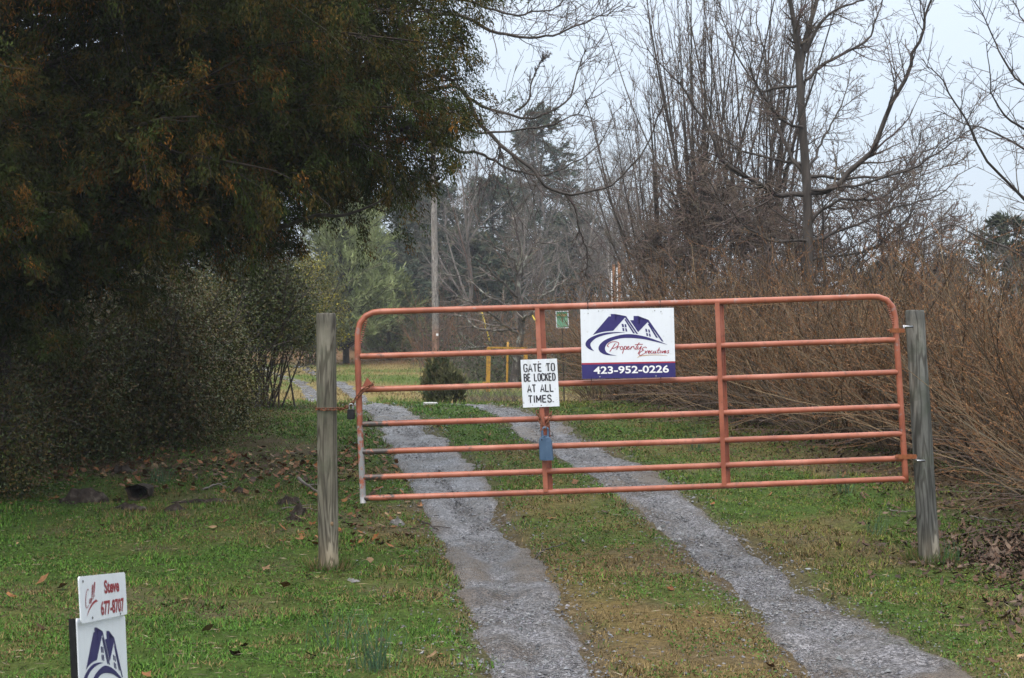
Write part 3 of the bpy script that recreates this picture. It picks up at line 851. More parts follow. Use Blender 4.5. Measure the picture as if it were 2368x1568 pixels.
def chain(name, label, path, pitch=.031, group=None):
    path = np.asarray(path, float)
    t = thing(name, label, 'chain', path[0])
    p = spline(path, 400)
    s = np.concatenate([[0], np.cumsum(np.linalg.norm(np.diff(p, axis=0), axis=1))])
    n = int(s[-1] / pitch)
    for i in range(n):
        q = (i + .5) * pitch
        c = np.array([np.interp(q, s, p[:, j]) for j in range(3)])
        e = np.array([np.interp(min(q + .01, s[-1]), s, p[:, j]) for j in range(3)]) - np.array([np.interp(q - .01, s, p[:, j]) for j in range(3)])
        o = bpy.data.objects.new('link', LINK); COL.objects.link(o); o.parent = t
        o.location = tuple(c - path[0])
        o.rotation_mode = 'QUATERNION'
        qx = Vector(e).to_track_quat('X', 'Z')
        from mathutils import Quaternion
        o.rotation_quaternion = qx @ Quaternion((1, 0, 0), R(45 if i % 2 else -45))
    return t
# left chain: round the post, over to the gate's end tube and round it
pcx = P(757.5, 945, YL)
ring = [pcx + np.array([math.cos(R(q)) * .076, math.sin(R(q)) * .076, .002 * math.sin(R(2 * q))]) for q in range(-30, -331, -30)]
lc = ring[::-1][:] 
pathL = [pcx + np.array([.074, -.03, .0])] + [pcx + np.array([math.cos(R(q)) * .0755, math.sin(R(q)) * .0755, .0]) for q in (-45, -80, -115, -150, -185, -220, -255, -290, -325)] + [P(790, 946, 9.70), P(808, 938, 9.62), P(822, 923, 9.59), P(838, 903, 9.585), P(853, 893, 9.58), P(860, 889, 9.60)]
chain('chain', 'rusty chain running from the wooden post to the latch end of the gate', pathL)
def rusty_wire():
    a = Acc(); rng = np.random.default_rng(2)
    for k_ in range(5):
        p = np.array([P(832 + rng.uniform(-3, 3), 912 + rng.uniform(-6, 6), 9.585), P(845, 900 + rng.uniform(-4, 4), 9.575), P(855 + rng.uniform(-3, 3), 893 + rng.uniform(-5, 5), 9.575), P(864 + rng.uniform(-3, 3), 886 + rng.uniform(-5, 5), 9.59)])
        tubes(a, spline(p, 10), np.full(10, .0022), 5)
    w = a.build('wire', M['rust'], None, smooth=True, loc=P(845, 900, 9.58))
    tag(w, 'twist of rusty wire around the second rail at the gate\'s latch end', 'wire')
rusty_wire()
# bent red tab welded beside the latch end
a = Acc()
tb = G(838, 893, -.004)
a.add([tb, G(868, 896, -.004), G(849, 873, -.004), tb + [0, .006, 0], G(868, 896, .002), G(849, 873, .002)], [np.array([[0, 1, 2], [5, 4, 3]]), np.array([[0, 3, 4, 1], [1, 4, 5, 2], [2, 5, 3, 0]])], (.1, .1, .1))
a.build('latch_tab', M['gate'], gate)

def padlock_black():
    c = P(811.5, 957, 9.60)
    t = thing('padlock', 'small black padlock with a bright shackle hanging on the rusty chain', 'padlock', c)
    a = Acc()
    prof = [(-.0245, -.030), (-.0225, -.036), (.0225, -.036), (.0245, -.030), (.0245, .026), (.019, .032), (-.019, .032), (-.0245, .026)]
    m = len(prof); fr_ = np.array([c + [x, -.014, z] for x, z in prof]); bk = fr_ + [0, .028, 0]
    inner = np.array([c + [x * .86, -.018, z * .9] for x, z in prof])
    a.add(np.concatenate([fr_, bk, inner]), [np.stack([np.arange(m), np.arange(m) + m, (np.arange(m) + 1) % m + m, (np.arange(m) + 1) % m], 1),
          (m + np.arange(m))[None], (2 * m + np.arange(m))[::-1][None], np.stack([np.arange(m), (np.arange(m) + 1) % m, (np.arange(m) + 1) % m + 2 * m, np.arange(m) + 2 * m], 1)])
    a.build('body', M['black_plastic'], t)
    a = Acc()
    pts = [c + np.array([-.013, 0, .028])] + [c + np.array([-.013 * math.cos(R(q)), 0, .055 + .013 * math.sin(R(q))]) for q in range(0, 181, 30)] + [c + np.array([.013, 0, .028])]
    tubes(a, np.array(pts), np.full(len(pts), .004), 8, cap=True)
    a.build('shackle', M['steel'], t, smooth=True)
padlock_black()
M['blue'] = noise_mat('slate_blue_paint', 14, [(.3, (.045, .085, .15)), (.6, (.065, .115, .19)), (.8, (.10, .16, .24))], .4, .5)
def padlock_blue():
    c = G(1261, 1032, -.075)
    t = thing('padlock', 'large slate blue padlock shell hanging on chain below the white notice', 'padlock', c)
    a = Acc()
    # faceted shell: wide front edge between two slanting faces, shoulders tapering to the neck
    lv = [(-.088, .046), (-.08, .0475), (.04, .0445), (.062, .036), (.078, .020)]
    rings = []
    for z, hw in lv:
        s = .0017 * (-.088 - z) / .16
        rings.append([(-hw, .0), (-hw * .9, -.010), (-.002, -.034), (hw * .86, -.018), (hw, -.004), (hw, .022), (-hw, .022)])
    k = 7; V = []
    for (z, hw), rg in zip(lv, rings):
        for x, y in rg: V.append(c + [x - z * .06 , y, z])
    n = len(lv); i = np.arange(n - 1)[:, None] * k; q = np.arange(k)[None]; q2 = (q + 1) % k
    a.add(V, [np.stack([i + q, i + k + q, i + k + q2, i + q2], -1).reshape(-1, 4), np.arange(k)[None], ((n - 1) * k + np.arange(k))[::-1][None]])
    a.build('shell', M['blue'], t)
    a = Acc()
    zc = c + np.array([-.004, -.006, .112])
    pts = [c + np.array([-.023, -.006, .060])] + [zc + np.array([-.0205 * math.cos(R(q)), 0, .0205 * math.sin(R(q))]) for q in range(0, 181, 20)] + [c + np.array([.015, -.006, .060])]
    tubes(a, np.array(pts), np.full(len(pts), .0085), 10)
    a.build('shackle', M['blue'], t, smooth=True)
    a = Acc()
    kc = c + np.array([-.028, -.0265, .052])
    an = np.arange(8) * np.pi / 4
    a.add(np.concatenate([[kc], kc + np.stack([.004 * np.cos(an), -.0 * an, .007 * np.sin(an)], 1)]), np.stack([np.zeros(8, int), 1 + np.arange(8), 1 + (np.arange(8) + 1) % 8], 1))
    a.build('keyhole', M['black_plastic'], t)
padlock_blue()
chain('chain', 'short rusty chain looped over the rail and through the blue padlock', [G(1242, 950, -.045), G(1245, 960, -.050), G(1249, 973, -.06), G(1254, 985, -.078), G(1259, 990, -.085), G(1264, 982, -.07), G(1268, 970, -.055), G(1272, 958, -.045), G(1274, 951, -.03)], .027)

# ------------------------------------------------------------------ yard sign at the lower left
tl_ = P(177.4, 1430, 4.60); tr_ = P(289, 1423, 5.19); dn = np.array([.020, 0, -.457])
fc = Face2(tl_, tr_ - tl_, dn)
ys_ = thing('yard_sign', 'white yard sign with call steve rider standing in grass at lower left', 'sign', (tl_[0], (tl_[1] + tr_[1]) / 2, 0.0))
a = Acc(); fc.panel(a, .004, .012); a.build('panel', M['sign_white'], ys_)
estate_art(fc, ys_)
rt = P(177.4, 1333.7, 4.60); rr_ = P(285, 1323, 5.17); rb = P(183.7, 1442.8, 4.60)
off = fc.n * .006
fr2 = Face2(rt + off, rr_ - rt, rb - rt)
a = Acc(); fr2.panel(a, .0035, .014); a.build('rider_panel', M['sign_white'], ys_)
a = Acc()
fr2.text(a, 'Steve', .50, .135, .835, .44, bold=.03)
fr2.text(a, '677-8707', .405, .59, .925, .915, bold=.03)
def c8(pts):  # drawing coordinates of the rider
    out = []
    for x, y in pts:
        s = (x - 240 - (y - 260) * .057) / 597.; tt = (y - (260 - s * 60)) / (610 - s * 62)
        out.append((s, tt))
    return np.array(out)
for st in ([(352, 440), (345, 422), (330, 450), (320, 540), (322, 640), (336, 668), (352, 630)], [(378, 540), (366, 560), (364, 605), (374, 600), (382, 545), (380, 600), (388, 590)],
           [(385, 590), (402, 470), (404, 372), (396, 390), (394, 540), (404, 555)], [(408, 550), (424, 440), (429, 335), (420, 360), (418, 500), (430, 515)]):
    v, f = stroke2d(c8(st), .010); fr2.put(a, v, f, .0014)
v, f = stroke2d(c8([(335, 785), (348, 720), (375, 650), (410, 600), (450, 575)]), .05, taper=True); 
v2, f2 = tri_ngon(c8([(335, 785), (348, 715), (375, 640), (405, 590), (440, 556), (470, 580), (430, 598), (395, 640), (362, 700)]))
fr2.put(a, v2, f2, .0014)
a.build('lettering', M['maroon_print'], ys_)
for sp in [(.07, .11), (.22, .92), (.83, .955)]:
    a = Acc(); fr2.holes(a, [sp], .005); a.build('bolt', M['black_plastic'], ys_, smooth=True)
for (s, w_) in ((0.0, .022), (.965, .022)):
    a = Acc()
    e1 = norm(tr_ - tl_)
    tp = tl_ + (tr_ - tl_) * s - fc.n * .006 + e1 * (-.004)
    dv = norm(dn)
    L = tp[2] + .12
    box(a, tp, e1 * w_, -fc.n * .020, dv * L)
    a.build('stake', M['black_plastic'], ys_)
a = Acc(); box(a, tl_ + dn * .99 - fc.n * .006, tr_ - tl_, -fc.n * .018, norm(dn) * .02); a.build('crossbar', M['black_plastic'], ys_)

# ------------------------------------------------------------------ trees
def hz(x, y): return float(gz(np.array([x]), np.array([y]))[0])
def at(u, Y):
    x = (u - 1183.5) / F * Y
    return (x, Y, hz(x, Y))
TW = dict(brown=(.105, .078, .062), dark=(.065, .05, .043), grey=(.115, .098, .085), pale=(.24, .22, .19), rust=(.19, .095, .045), tan=(.22, .15, .085), red=(.10, .072, .056))
def vary(c, n, rng, s=.2): return np.clip(np.array(c)[None] * (1 + rng.normal(0, s, (n, 1))) * (1 + rng.normal(0, .06, (n, 3))), .01, 1)

def lay_limbs(lines, n):
    """hand-placed limbs: [(points, r0, r1)] -> arrays"""
    pts = np.array([spline(np.array(l[0]), n) for l in lines])
    rad = np.array([np.linspace(l[1], l[2], n) for l in lines])
    return pts, rad

def crook(pts, amp, rng):
    """bends smooth hand-placed limbs as real ones bend"""
    n = pts.shape[1]
    j = np.cumsum(rng.normal(0, 1, pts.shape), axis=1)
    lin = np.linspace(0, 1, n)[None, :, None]
    j = j - j[:, :1] * (1 - lin) - j[:, -1:] * lin
    Ls = np.linalg.norm(np.diff(pts, axis=1), axis=2).sum(1)
    return pts + j * amp * np.clip(Ls / 4, 0, 1)[:, None, None]
def finish_crown(a, pts, rad, levels, rng, col, k=3):
    for lv in levels:
        pts, rad = kids(pts, rad, rng=rng, **lv)
        tubes(a, pts, rad, k, vary(col, len(pts), rng))
    return pts, rad

def bare_tree(name, label, loc, H, r0, seed, group, spread=1.0, nl=14, a0=30, a1=60, col='grey', bark='bark_grey', detail=2, lean=(0, 0), trop=.05, low=.3, wob=.10, per=(8, 7, 4)):
    rng = np.random.default_rng(seed)
    loc = np.array(loc, float)
    t = thing(name, label, 'tree', loc, group)
    a = Acc()
    n = 14
    tr0 = grow(loc[None] - [0, 0, .2], np.array([[lean[0], lean[1], 1.]]), H, n, .05, .04, rng)
    rd0 = (r0 * (1 - .92 * np.linspace(0, 1, n) ** .8))[None] + .004
    rd0[:, 0] *= 1.25
    tubes(a, tr0, rd0, 8)
    l1, r1 = kids(tr0, rd0, nl, low, .95, a0, a1, .38 * spread, .58 * spread, 10, wob, trop, .62, .012, rng)
    tubes(a, l1, r1, 5)
    a.build('trunk', M[bark], t, smooth=True)
    c = Acc()
    l2, r2 = kids(l1, r1, per[0], .15, 1, 25, 60, .35, .6, 7, .13, trop, .6, .009, rng)
    tubes(c, l2, r2, 4, vary(TW[col], len(l2), rng))
    l3, r3 = kids(l2, r2, per[1], .15, 1, 25, 60, .4, .7, 5, .15, trop, .6, .0066, rng)
    tubes(c, l3, r3, 3, vary(TW[col], len(l3), rng))
    if detail > 2:
        l4, r4 = kids(l3, r3, per[2], .2, 1, 25, 60, .45, .8, 4, .16, trop, .6, .005, rng)
        tubes(c, l4, r4, 3, vary(TW[col], len(l4), rng))
    c.build('crown', M['twig'], t)
    return t

# --- the big cedar that fills the upper left
def cedar():
    rng = np.random.default_rng(11)
    loc = np.array([-4.75, 12.9, hz(-4.75, 12.9)])
    t = thing('cedar_tree', 'huge dark cedar with rusty brown tips overhanging the upper left', 'tree', loc)
    a = Acc()
    tr0 = grow(loc[None] - [0, 0, .2], np.array([[.02, 0, 1.]]), 9.5, 14, .02, .05, rng); rd0 = np.linspace(.2, .03, 14)[None]
    tubes(a, tr0, rd0, 10)
    nL = 124
    z = np.concatenate([rng.uniform(1.7, 5.6, 112), rng.uniform(5.2, 8.5, 12)])
    reach = np.interp(z, [1.5, 2.0, 2.6, 3.2, 4.5, 6, 8.5], [2.2, 2.7, 3.35, 4.1, 4.35, 3.9, 1.6]) * rng.uniform(.82, 1.04, nL)
    az = rng.uniform(-180, 180, nL)
    az[:52] = rng.uniform(-150, -25, 52)                 # most limbs on the open side towards the drive
    az[52:106] = rng.uniform(-50, 44, 54); z[52:106] = rng.uniform(3.0, 5.8, 54)
    reach = np.interp(z, [1.5, 2.0, 2.6, 3.2, 4.5, 6, 8.5], [1.9, 2.3, 2.9, 3.9, 4.6, 4.2, 1.6]) * rng.uniform(.82, 1.04, nL)
    reach[52:106] *= 1.05
    p0 = np.stack([np.interp(z, tr0[0, :, 2] - loc[2], tr0[0, :, 0]), np.interp(z, tr0[0, :, 2] - loc[2], tr0[0, :, 1]), z + loc[2] - .1], 1)
    d0 = np.stack([np.cos(np.radians(az)), np.sin(np.radians(az)), rng.uniform(-.05, .30, nL)], 1)
    l1 = grow(p0, d0, reach, 12, .06, -.012, rng)
    ends = []
    for (u, v) in ((660, 560), (700, 500), (760, 440), (820, 400), (880, 385), (950, 360), (1000, 350), (1030, 290), (1040, 210), (1045, 130), (1050, 50), (960, 230), (900, 150), (980, 90), (860, 290)):
        for q in range(2): ends.append(P(u + rng.normal(0, 18), v - 25 + rng.normal(0, 18), 12.5 + rng.normal(0, .6)))
    lf = []
    for e in ends:
        zz = np.clip(e[2] - rng.uniform(.1, .5), 1.8, 6)
        st_ = np.array([loc[0], loc[1], zz]); md = (st_ + e) / 2 + [0, rng.normal(0, .25), rng.uniform(.15, .45)]
        lf.append(spline(np.array([st_, md, e]), 12) + np.cumsum(rng.normal(0, .012, (12, 3)), 0))
    l1[118 - len(lf):118] = np.array(lf)          # replaces as many of the free limbs
    r1 = np.linspace(.034, .006, 12)[None] * np.ones((nL, 1))
    tubes(a, l1, r1, 5)
    a.build('trunk', M['bark_cedar'], t, smooth=True)
    c = Acc()
    l2, r2 = kids(l1, r1, 15, .2, 1.0, 25, 65, .24, .40, 8, .12, -.05, .5, .004, rng, flat=.45)
    l2b, r2b = kids(l1[76:118], r1[76:118], 11, .35, 1.0, 25, 70, .22, .36, 8, .12, -.05, .5, .004, rng, flat=.3)
    l2 = np.concatenate([l2, l2b]); r2 = np.concatenate([r2, r2b])
    tubes(c, l2[::2], r2[::2], 3, vary(TW['dark'], len(l2[::2]), rng))
    l3, r3 = kids(l2, r2, 7, .1, 1.0, 20, 60, .32, .62, 6, .14, -.16, .5, .002, rng)
    tubes(c, l3[::9], r3[::9], 3, vary(TW['dark'], len(l3[::9]), rng))
    c.build('branchwork', M['twig'], t)
    # foliage strands along every branchlet
    f = Acc()
    n3 = len(l3); per = 39
    allp = np.concatenate([l3, l2[:, 2:]], 0) if False else l3
    idx = np.repeat(np.arange(n3), per)
    x = rng.random(len(idx)) ** .85 * 4.99; i = x.astype(int); fr_ = (x - i)[:, None]
    p = l3[idx, i] * (1 - fr_) + l3[idx, i + 1] * fr_
    T = norm(l3[idx, i + 1] - l3[idx, i])
    p = p + rng.normal(0, .030, p.shape)
    dd = T * 1.0 + rng.normal(0, .40, p.shape); dd[:, 2] -= .50
    tip = l3[:, -1]
    key = fbm(tip[:, 0] * 1.0 + tip[:, 1] * .7, tip[:, 2] * 1.3, .75, 4, 3)
    hi = sstep(1.2, 4.0, tip[:, 2])
    rusty = (rng.random(n3) < sstep(.38, .62, key) * (.15 + .50 * hi) * (1 - .75 * sstep(-1.9, -1.1, tip[:, 0])))
    colg = np.array([.040, .051, .013])[None] * rng.uniform(.6, 1.35, (n3, 1)) * (1 + rng.normal(0, .08, (n3, 3)))
    ol = rng.random(n3) < .36
    colg[ol] = np.array([.085, .058, .014]) * rng.uniform(.7, 1.2, (ol.sum(), 1))
    colr = np.array([.165, .072, .015])[None] * rng.uniform(.55, 1.3, (n3, 1))
    ch = np.where(rusty[:, None], colr, colg)
    cc = ch[idx]
    tipw = (x / 5)[:, None]
    cc = np.where(rusty[idx][:, None], colg[idx] * (1 - sstep(.2, .75, tipw)) + cc * sstep(.2, .75, tipw), cc) * rng.uniform(.75, 1.25, (len(idx), 1))
    kites(f, p, dd, rng.uniform(.022, .052, len(idx)), rng.uniform(.009, .014, len(idx)), cc, rng)
    # fuller inner sprays near the limbs, so that the crown closes
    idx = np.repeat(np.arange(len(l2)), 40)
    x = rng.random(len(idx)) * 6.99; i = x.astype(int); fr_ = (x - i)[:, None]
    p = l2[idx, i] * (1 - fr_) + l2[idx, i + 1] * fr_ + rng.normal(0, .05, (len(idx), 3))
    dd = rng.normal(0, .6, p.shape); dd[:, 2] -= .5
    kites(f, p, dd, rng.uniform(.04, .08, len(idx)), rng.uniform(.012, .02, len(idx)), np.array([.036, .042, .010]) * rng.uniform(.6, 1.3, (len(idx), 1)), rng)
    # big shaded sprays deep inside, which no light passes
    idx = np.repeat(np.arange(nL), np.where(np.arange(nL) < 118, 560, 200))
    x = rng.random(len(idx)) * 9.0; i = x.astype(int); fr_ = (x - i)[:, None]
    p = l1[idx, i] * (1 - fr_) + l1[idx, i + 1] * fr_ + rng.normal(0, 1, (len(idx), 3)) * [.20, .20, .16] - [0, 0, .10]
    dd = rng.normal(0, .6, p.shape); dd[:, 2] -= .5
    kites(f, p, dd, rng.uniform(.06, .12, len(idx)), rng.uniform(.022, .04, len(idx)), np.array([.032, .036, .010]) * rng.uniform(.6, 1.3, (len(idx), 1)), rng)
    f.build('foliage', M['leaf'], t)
    bb = Acc()                                            # a bare dead branch poking out below the foliage
    tubes(bb, spline(np.array([P(600, 545, 12.6), P(725, 500, 12.3), P(780, 500, 12.2), P(830, 487, 12.15), P(870, 470, 12.1), P(890, 455, 12.1)]), 24), np.linspace(.018, .006, 24) * (1 + .2 * rng.random(24)), 6)
    bb.build('dead_branch', M['bark_dark'], t, smooth=True)
    # dark round galls hanging near the outer tips
    for (u, v) in ((928, 300), (1000, 366), (941, 296), (985, 352), (1013, 412)):
        b = Acc(); c0 = P(u, v, 12.2)
        an = np.arange(8) * np.pi / 4
        V = []
        for ph in (-60, -20, 20, 60):
            V += [c0 + .021 * np.array([math.cos(R(ph)) * math.cos(q), math.cos(R(ph)) * math.sin(q), math.sin(R(ph))]) for q in an]
        ii_ = np.arange(3)[:, None] * 8; q = np.arange(8)[None]; q2 = (q + 1) % 8
        b.add(V, [np.stack([ii_ + q, ii_ + q2, ii_ + 8 + q2, ii_ + 8 + q], -1).reshape(-1, 4), np.arange(8)[::-1][None], (24 + np.arange(8))[None]], (.02, .012, .014))
        b.build('gall', M['twig'], t, smooth=True)
    return t
CED = cedar()
c2 = dup(CED, (-8.6, 17.5, hz(-8.6, 17.5)), R(100), .95, 'second dark cedar deeper in shade behind the huge overhanging one')
for o in list(c2.children):
    if o.name.startswith('gall'): bpy.data.objects.remove(o)

# --- glossy broadleaf shrubs below the cedar
def leafy_shrub(name, label, loc, rx, ry, h, n, seed, cols, size, group, m='gloss_leaf', base=.1, stemc='dark', nst=40, dens=.13):
    rng = np.random.default_rng(seed)
    loc = np.array(loc, float)
    t = thing(name, label, 'shrub', loc, group)
    s = Acc()
    az = rng.uniform(0, 2 * np.pi, nst); sp = rng.uniform(.1, .9, nst)
    d0 = np.stack([np.cos(az) * sp * rx / h * 1.2, np.sin(az) * sp * ry / h * 1.2, np.ones(nst)], 1)
    p0 = loc + np.stack([rng.normal(0, .18 * rx, nst), rng.normal(0, .18 * ry, nst), np.full(nst, -.08)], 1)
    l1 = grow(p0, d0, rng.uniform(.6, .95, nst) * h, 9, .10, -.01, rng); r1 = np.linspace(.016, .004, 9)[None] * np.ones((nst, 1))
    tubes(s, l1, r1, 4, vary(TW[stemc], nst, rng))
    l2, r2 = kids(l1, r1, 5, .3, 1, 25, 65, .3, .5, 5, .12, 0.0, .6, .003, rng)
    tubes(s, l2, r2, 3, vary(TW[stemc], len(l2), rng))
    if m == 'gloss_leaf':
        tw, tr_ = kids(l1, r1, 2, .4, 1, 20, 70, .5, .9, 7, .16, .0, .5, .0035, rng)
        tubes(s, tw, tr_, 3, vary(TW['grey'], len(tw), rng, .4))
    s.build('stem', M['twig'], t)
    f = Acc()
    ncl = int(n / 45)
    q = norm(rng.normal(0, 1, (ncl, 3))); q[:, 2] = np.abs(q[:, 2]) * 1.0 - .12
    rad = rng.uniform(.45, 1.0, (ncl, 1)) ** .5
    cl = loc + np.array([0, 0, h * base]) + q * rad * np.array([rx, ry, h * (1 - base)])
    cl += rng.normal(0, .1, cl.shape)
    idx = rng.integers(0, ncl, n)
    p = cl[idx] + rng.normal(0, dens, (n, 3))
    p[:, 2] = np.maximum(p[:, 2], loc[2] + .02)
    dd = rng.normal(0, 1, (n, 3)); dd[:, 2] -= .25
    ci = rng.integers(0, len(cols), ncl)
    cc = 1.3 * np.array(cols)[ci[idx]] * rng.uniform(.6, 1.4, (n, 1))
    kites(f, p, dd, rng.uniform(.7, 1.3, n) * size, rng.uniform(.4, .62, n) * size, cc, rng)
    n2 = n // 5
    q = norm(rng.normal(0, 1, (n2, 3))); q[:, 2] = np.abs(q[:, 2]) - .1
    p = loc + np.array([0, 0, h * base]) + q * (rng.random((n2, 1)) ** .5 * .86) * np.array([rx, ry, h * (1 - base)])
    p[:, 2] = np.maximum(p[:, 2], loc[2] + .03)
    dd = rng.normal(0, 1, (n2, 3))
    kites(f, p, dd, rng.uniform(1.6, 2.8, n2) * size, rng.uniform(.9, 1.3, n2) * size, np.array(cols)[rng.integers(0, len(cols), n2)] * rng.uniform(.6, 1.2, (n2, 1)), rng)
    f.build('foliage', M[m], t)
    return t
DG = [(.048, .064, .014), (.066, .066, .014), (.085, .060, .016), (.040, .055, .014), (.09, .055, .02)]
OL = [(.072, .072, .016), (.10, .075, .018), (.058, .063, .015), (.08, .058, .02)]
def ls(label, x, y, *a, **k): leafy_shrub('evergreen_shrub', label, (x, y, hz(x, y)), *a, group='broadleaf shrubs under the cedar', **k)
ls('broad glossy dark evergreen shrub at the left edge under the cedar', -4.95, 14.4, 1.15, .9, 2.3, 40000, 21, DG, .036)
ls('dark glossy evergreen shrub directly under the overhanging cedar limbs', -4.15, 15.5, 1.1, .9, 2.3, 40000, 22, DG, .036)
ls('olive brown leafy shrub leaning towards the drive from under the cedar', -3.95, 17.1, .95, .9, 2.1, 36000, 23, OL + DG[:1], .034)
ls('thin pale-leaved shrub arching over the bend beside the left post', -3.5, 19.8, .92, .9, 2.7, 26000, 24, [(.044, .058, .010), (.062, .050, .012), (.038, .052, .011), (.055, .062, .018)], .036, dens=.16, base=.36)
ls('deep shaded evergreen shrub at the back under the cedar trunk', -6.2, 16.8, 1.6, 1.0, 2.7, 22000, 25, DG, .045)
ls('low dark shrub skirting the far left corner of the lawn', -4.75, 12.5, .6, .5, 1.35, 15000, 26, DG, .032)
YG = [(.30, .25, .025), (.17, .15, .018), (.12, .115, .022), (.08, .08, .028), (.06, .062, .026)]
leafy_shrub('yellow_shrub', 'loose shrub with bright yellow-green leaves behind the left post', at(722, 60.5), 1.5, 1.1, 5.2, 20000, 27, YG, .10, None, m='needle', base=.25, dens=.18)
leafy_shrub('yellow_shrub', 'sparse olive shrub further back along the left drive edge', (-13.5, 42, hz(-13.5, 42)), 1.7, 1.2, 3.0, 12000, 28, YG[1:], .06, None, m='needle', base=.2, dens=.2)

# --- dark and pale conifers
def conifer(name, label, loc, H, rad, seed, cols, group, tuft=.22, per=9, nb=130, up=.12, low=.08, droop=-.02, width=.045, shape=.8, r0=.16):
    rng = np.random.default_rng(seed)
    loc = np.array(loc, float)
    t = thing(name, label, 'tree', loc, group)
    a = Acc()
    tr0 = grow(loc[None] - [0, 0, .2], np.array([[0, 0, 1.]]), H, 12, .012, .05, rng); rd0 = np.linspace(r0, .012, 12)[None]
    tubes(a, tr0, rd0, 8)
    tt = low + (1 - low) * rng.random(nb) ** 1.1
    az = rng.uniform(0, 2 * np.pi, nb)
    prof = np.interp(tt, [0, low, low + .12, .5, .8, 1], [.4, .75, 1, .82, .45, .06]) ** shape
    L = rad * prof * rng.uniform(.7, 1.1, nb)
    x = tt * 10.99; i = x.astype(int); fr_ = (x - i)[:, None]
    p0 = tr0[0, i] * (1 - fr_) + tr0[0, i + 1] * fr_
    d0 = np.stack([np.cos(az), np.sin(az), rng.normal(up, .12, nb)], 1)
    l1 = grow(p0, d0, L, 7, .07, droop, rng); r1 = np.linspace(.03, .006, 7)[None] * np.ones((nb, 1))
    tubes(a, l1, r1, 4)
    a.build('trunk', M['bark_cedar'], t, smooth=True)
    f = Acc()
    l2, r2 = kids(l1, r1, per, .15, 1, 25, 60, .25, .5, 4, .12, up * .4, .5, .004, rng)
    npp = 10
    idx = np.repeat(np.arange(len(l2)), npp)
    x = rng.random(len(idx)) * 2.99; i = x.astype(int); fr_ = (x - i)[:, None]
    p = l2[idx, i] * (1 - fr_) + l2[idx, i + 1] * fr_ + rng.normal(0, .04, (len(idx), 3))
    T = norm(l2[idx, i + 1] - l2[idx, i])
    dd = T + rng.normal(0, .5, p.shape); dd[:, 2] += up
    cb = np.array(cols)[rng.integers(0, len(cols), len(l2))] * rng.uniform(.7, 1.3, (len(l2), 1))
    kites(f, p, dd, rng.uniform(.6, 1.2, len(idx)) * tuft, rng.uniform(.8, 1.5, len(idx)) * width, cb[idx], rng)
    f.build('crown', M['needle'], t)
    return t
conifer('pine_tree', 'pale grey-green feathery pine beside the far bend of the drive', at(800, 62), 7.6, 2.7, 31, [(.21, .25, .10), (.28, .31, .145), (.17, .21, .08), (.23, .26, .10)], None, .30, 15, 260, .42, .10, .03, .036, .42)
conifer('pine_tree', 'smaller olive pine showing at the skirt of the pale feathery one', at(900, 66), 4.2, 1.9, 32, [(.15, .17, .065), (.12, .145, .06)], None, .28, 10, 100, .3, .08, .03, .045, .7)
DK = [(.046, .066, .044), (.06, .078, .048), (.075, .074, .042)]
g_dk = 'dark conifers behind the utility pole'
conifer('conifer_tree', 'tall dark conifer right of the utility pole, tallest of its clump', at(1245, 92), 15.4, 4.0, 33, DK, g_dk, .36, 11, 170, .05, .08, -.02, .09, .62)
conifer('conifer_tree', 'broad dark conifer partly hidden behind bare branches in the middle', at(1140, 80), 9.8, 4.0, 34, DK, g_dk, .34, 11, 150, .0, .06, -.02, .09, .6)
conifer('conifer_tree', 'dark conifer standing straight behind the wooden utility pole', at(1010, 78), 9.2, 3.1, 35, DK, g_dk, .34, 11, 150, .0, .05, -.02, .09, .6)
conifer('conifer_tree', 'dark conifer between the pale pine and the utility pole', at(925, 82), 9.7, 3.2, 36, DK, g_dk, .34, 11, 150, .0, .05, -.02, .09, .6)
conifer('conifer_tree', 'dark conifer behind the pale pine, half hidden under the cedar', at(820, 88), 9.4, 3.3, 37, DK, g_dk, .34, 9, 120, .0, .05, -.02, .085, .8)
conifer('conifer_tree', 'dark conifer left of the drive beyond the yellow shrub', at(590, 76), 9.5, 3.0, 45, DK, 'dark conifers left of the drive', .28, 10, 150, .0, .03, -.02, .07, .7)
conifer('conifer_tree', 'dark conifer hidden behind the cedar, farther left of the drive', at(425, 52), 8.5, 2.6, 46, DK, 'dark conifers left of the drive', .28, 10, 150, .0, .03, -.02, .07, .7)
conifer('conifer_tree', 'shaded conifer standing deepest in the left wood', at(235, 40), 8.0, 2.8, 47, DK, 'dark conifers left of the drive', .28, 10, 150, .0, .03, -.02, .07, .7)
conifer('conifer_tree', 'olive conifer low in the belt right of the utility pole', at(1085, 76), 6.6, 3.0, 48, DK, g_dk, .34, 11, 130, .0, .03, -.02, .09, .5)
conifer('conifer_tree', 'shorter conifer right of the tall one, behind bare branches', at(1330, 86), 8.6, 3.2, 49, DK, g_dk, .34, 11, 130, .0, .04, -.02, .09, .55)
conifer('conifer_tree', 'conifer filling the gap just left of the utility pole', at(965, 90), 11.2, 3.4, 50, DK, g_dk, .34, 11, 140, .0, .04, -.02, .09, .55)
BL = [(.04, .055, .055), (.05, .065, .055), (.06, .065, .04)]
conifer('cedar_tree', 'grey-green cedar with a ragged top at the right edge of the sky', at(2320, 40), 5.1, 2.0, 38, [(.05, .06, .035), (.06, .07, .045), (.04, .052, .032)], None, .22, 9, 120, .1, .05, .0, .05, .8)
conifer('conifer_tree', 'bluish far conifer low behind the right-hand thicket', at(2190, 58), 4.6, 2.0, 39, BL, None, .3, 9, 100, .05, .05, .0, .07, .8)
conifer('conifer_tree', 'dim bluish conifer right of the leaning post, beyond the shrubs', at(2440, 50), 4.2, 2.2, 40, BL, None, .3, 9, 100, .05, .05, .0, .07, .8)
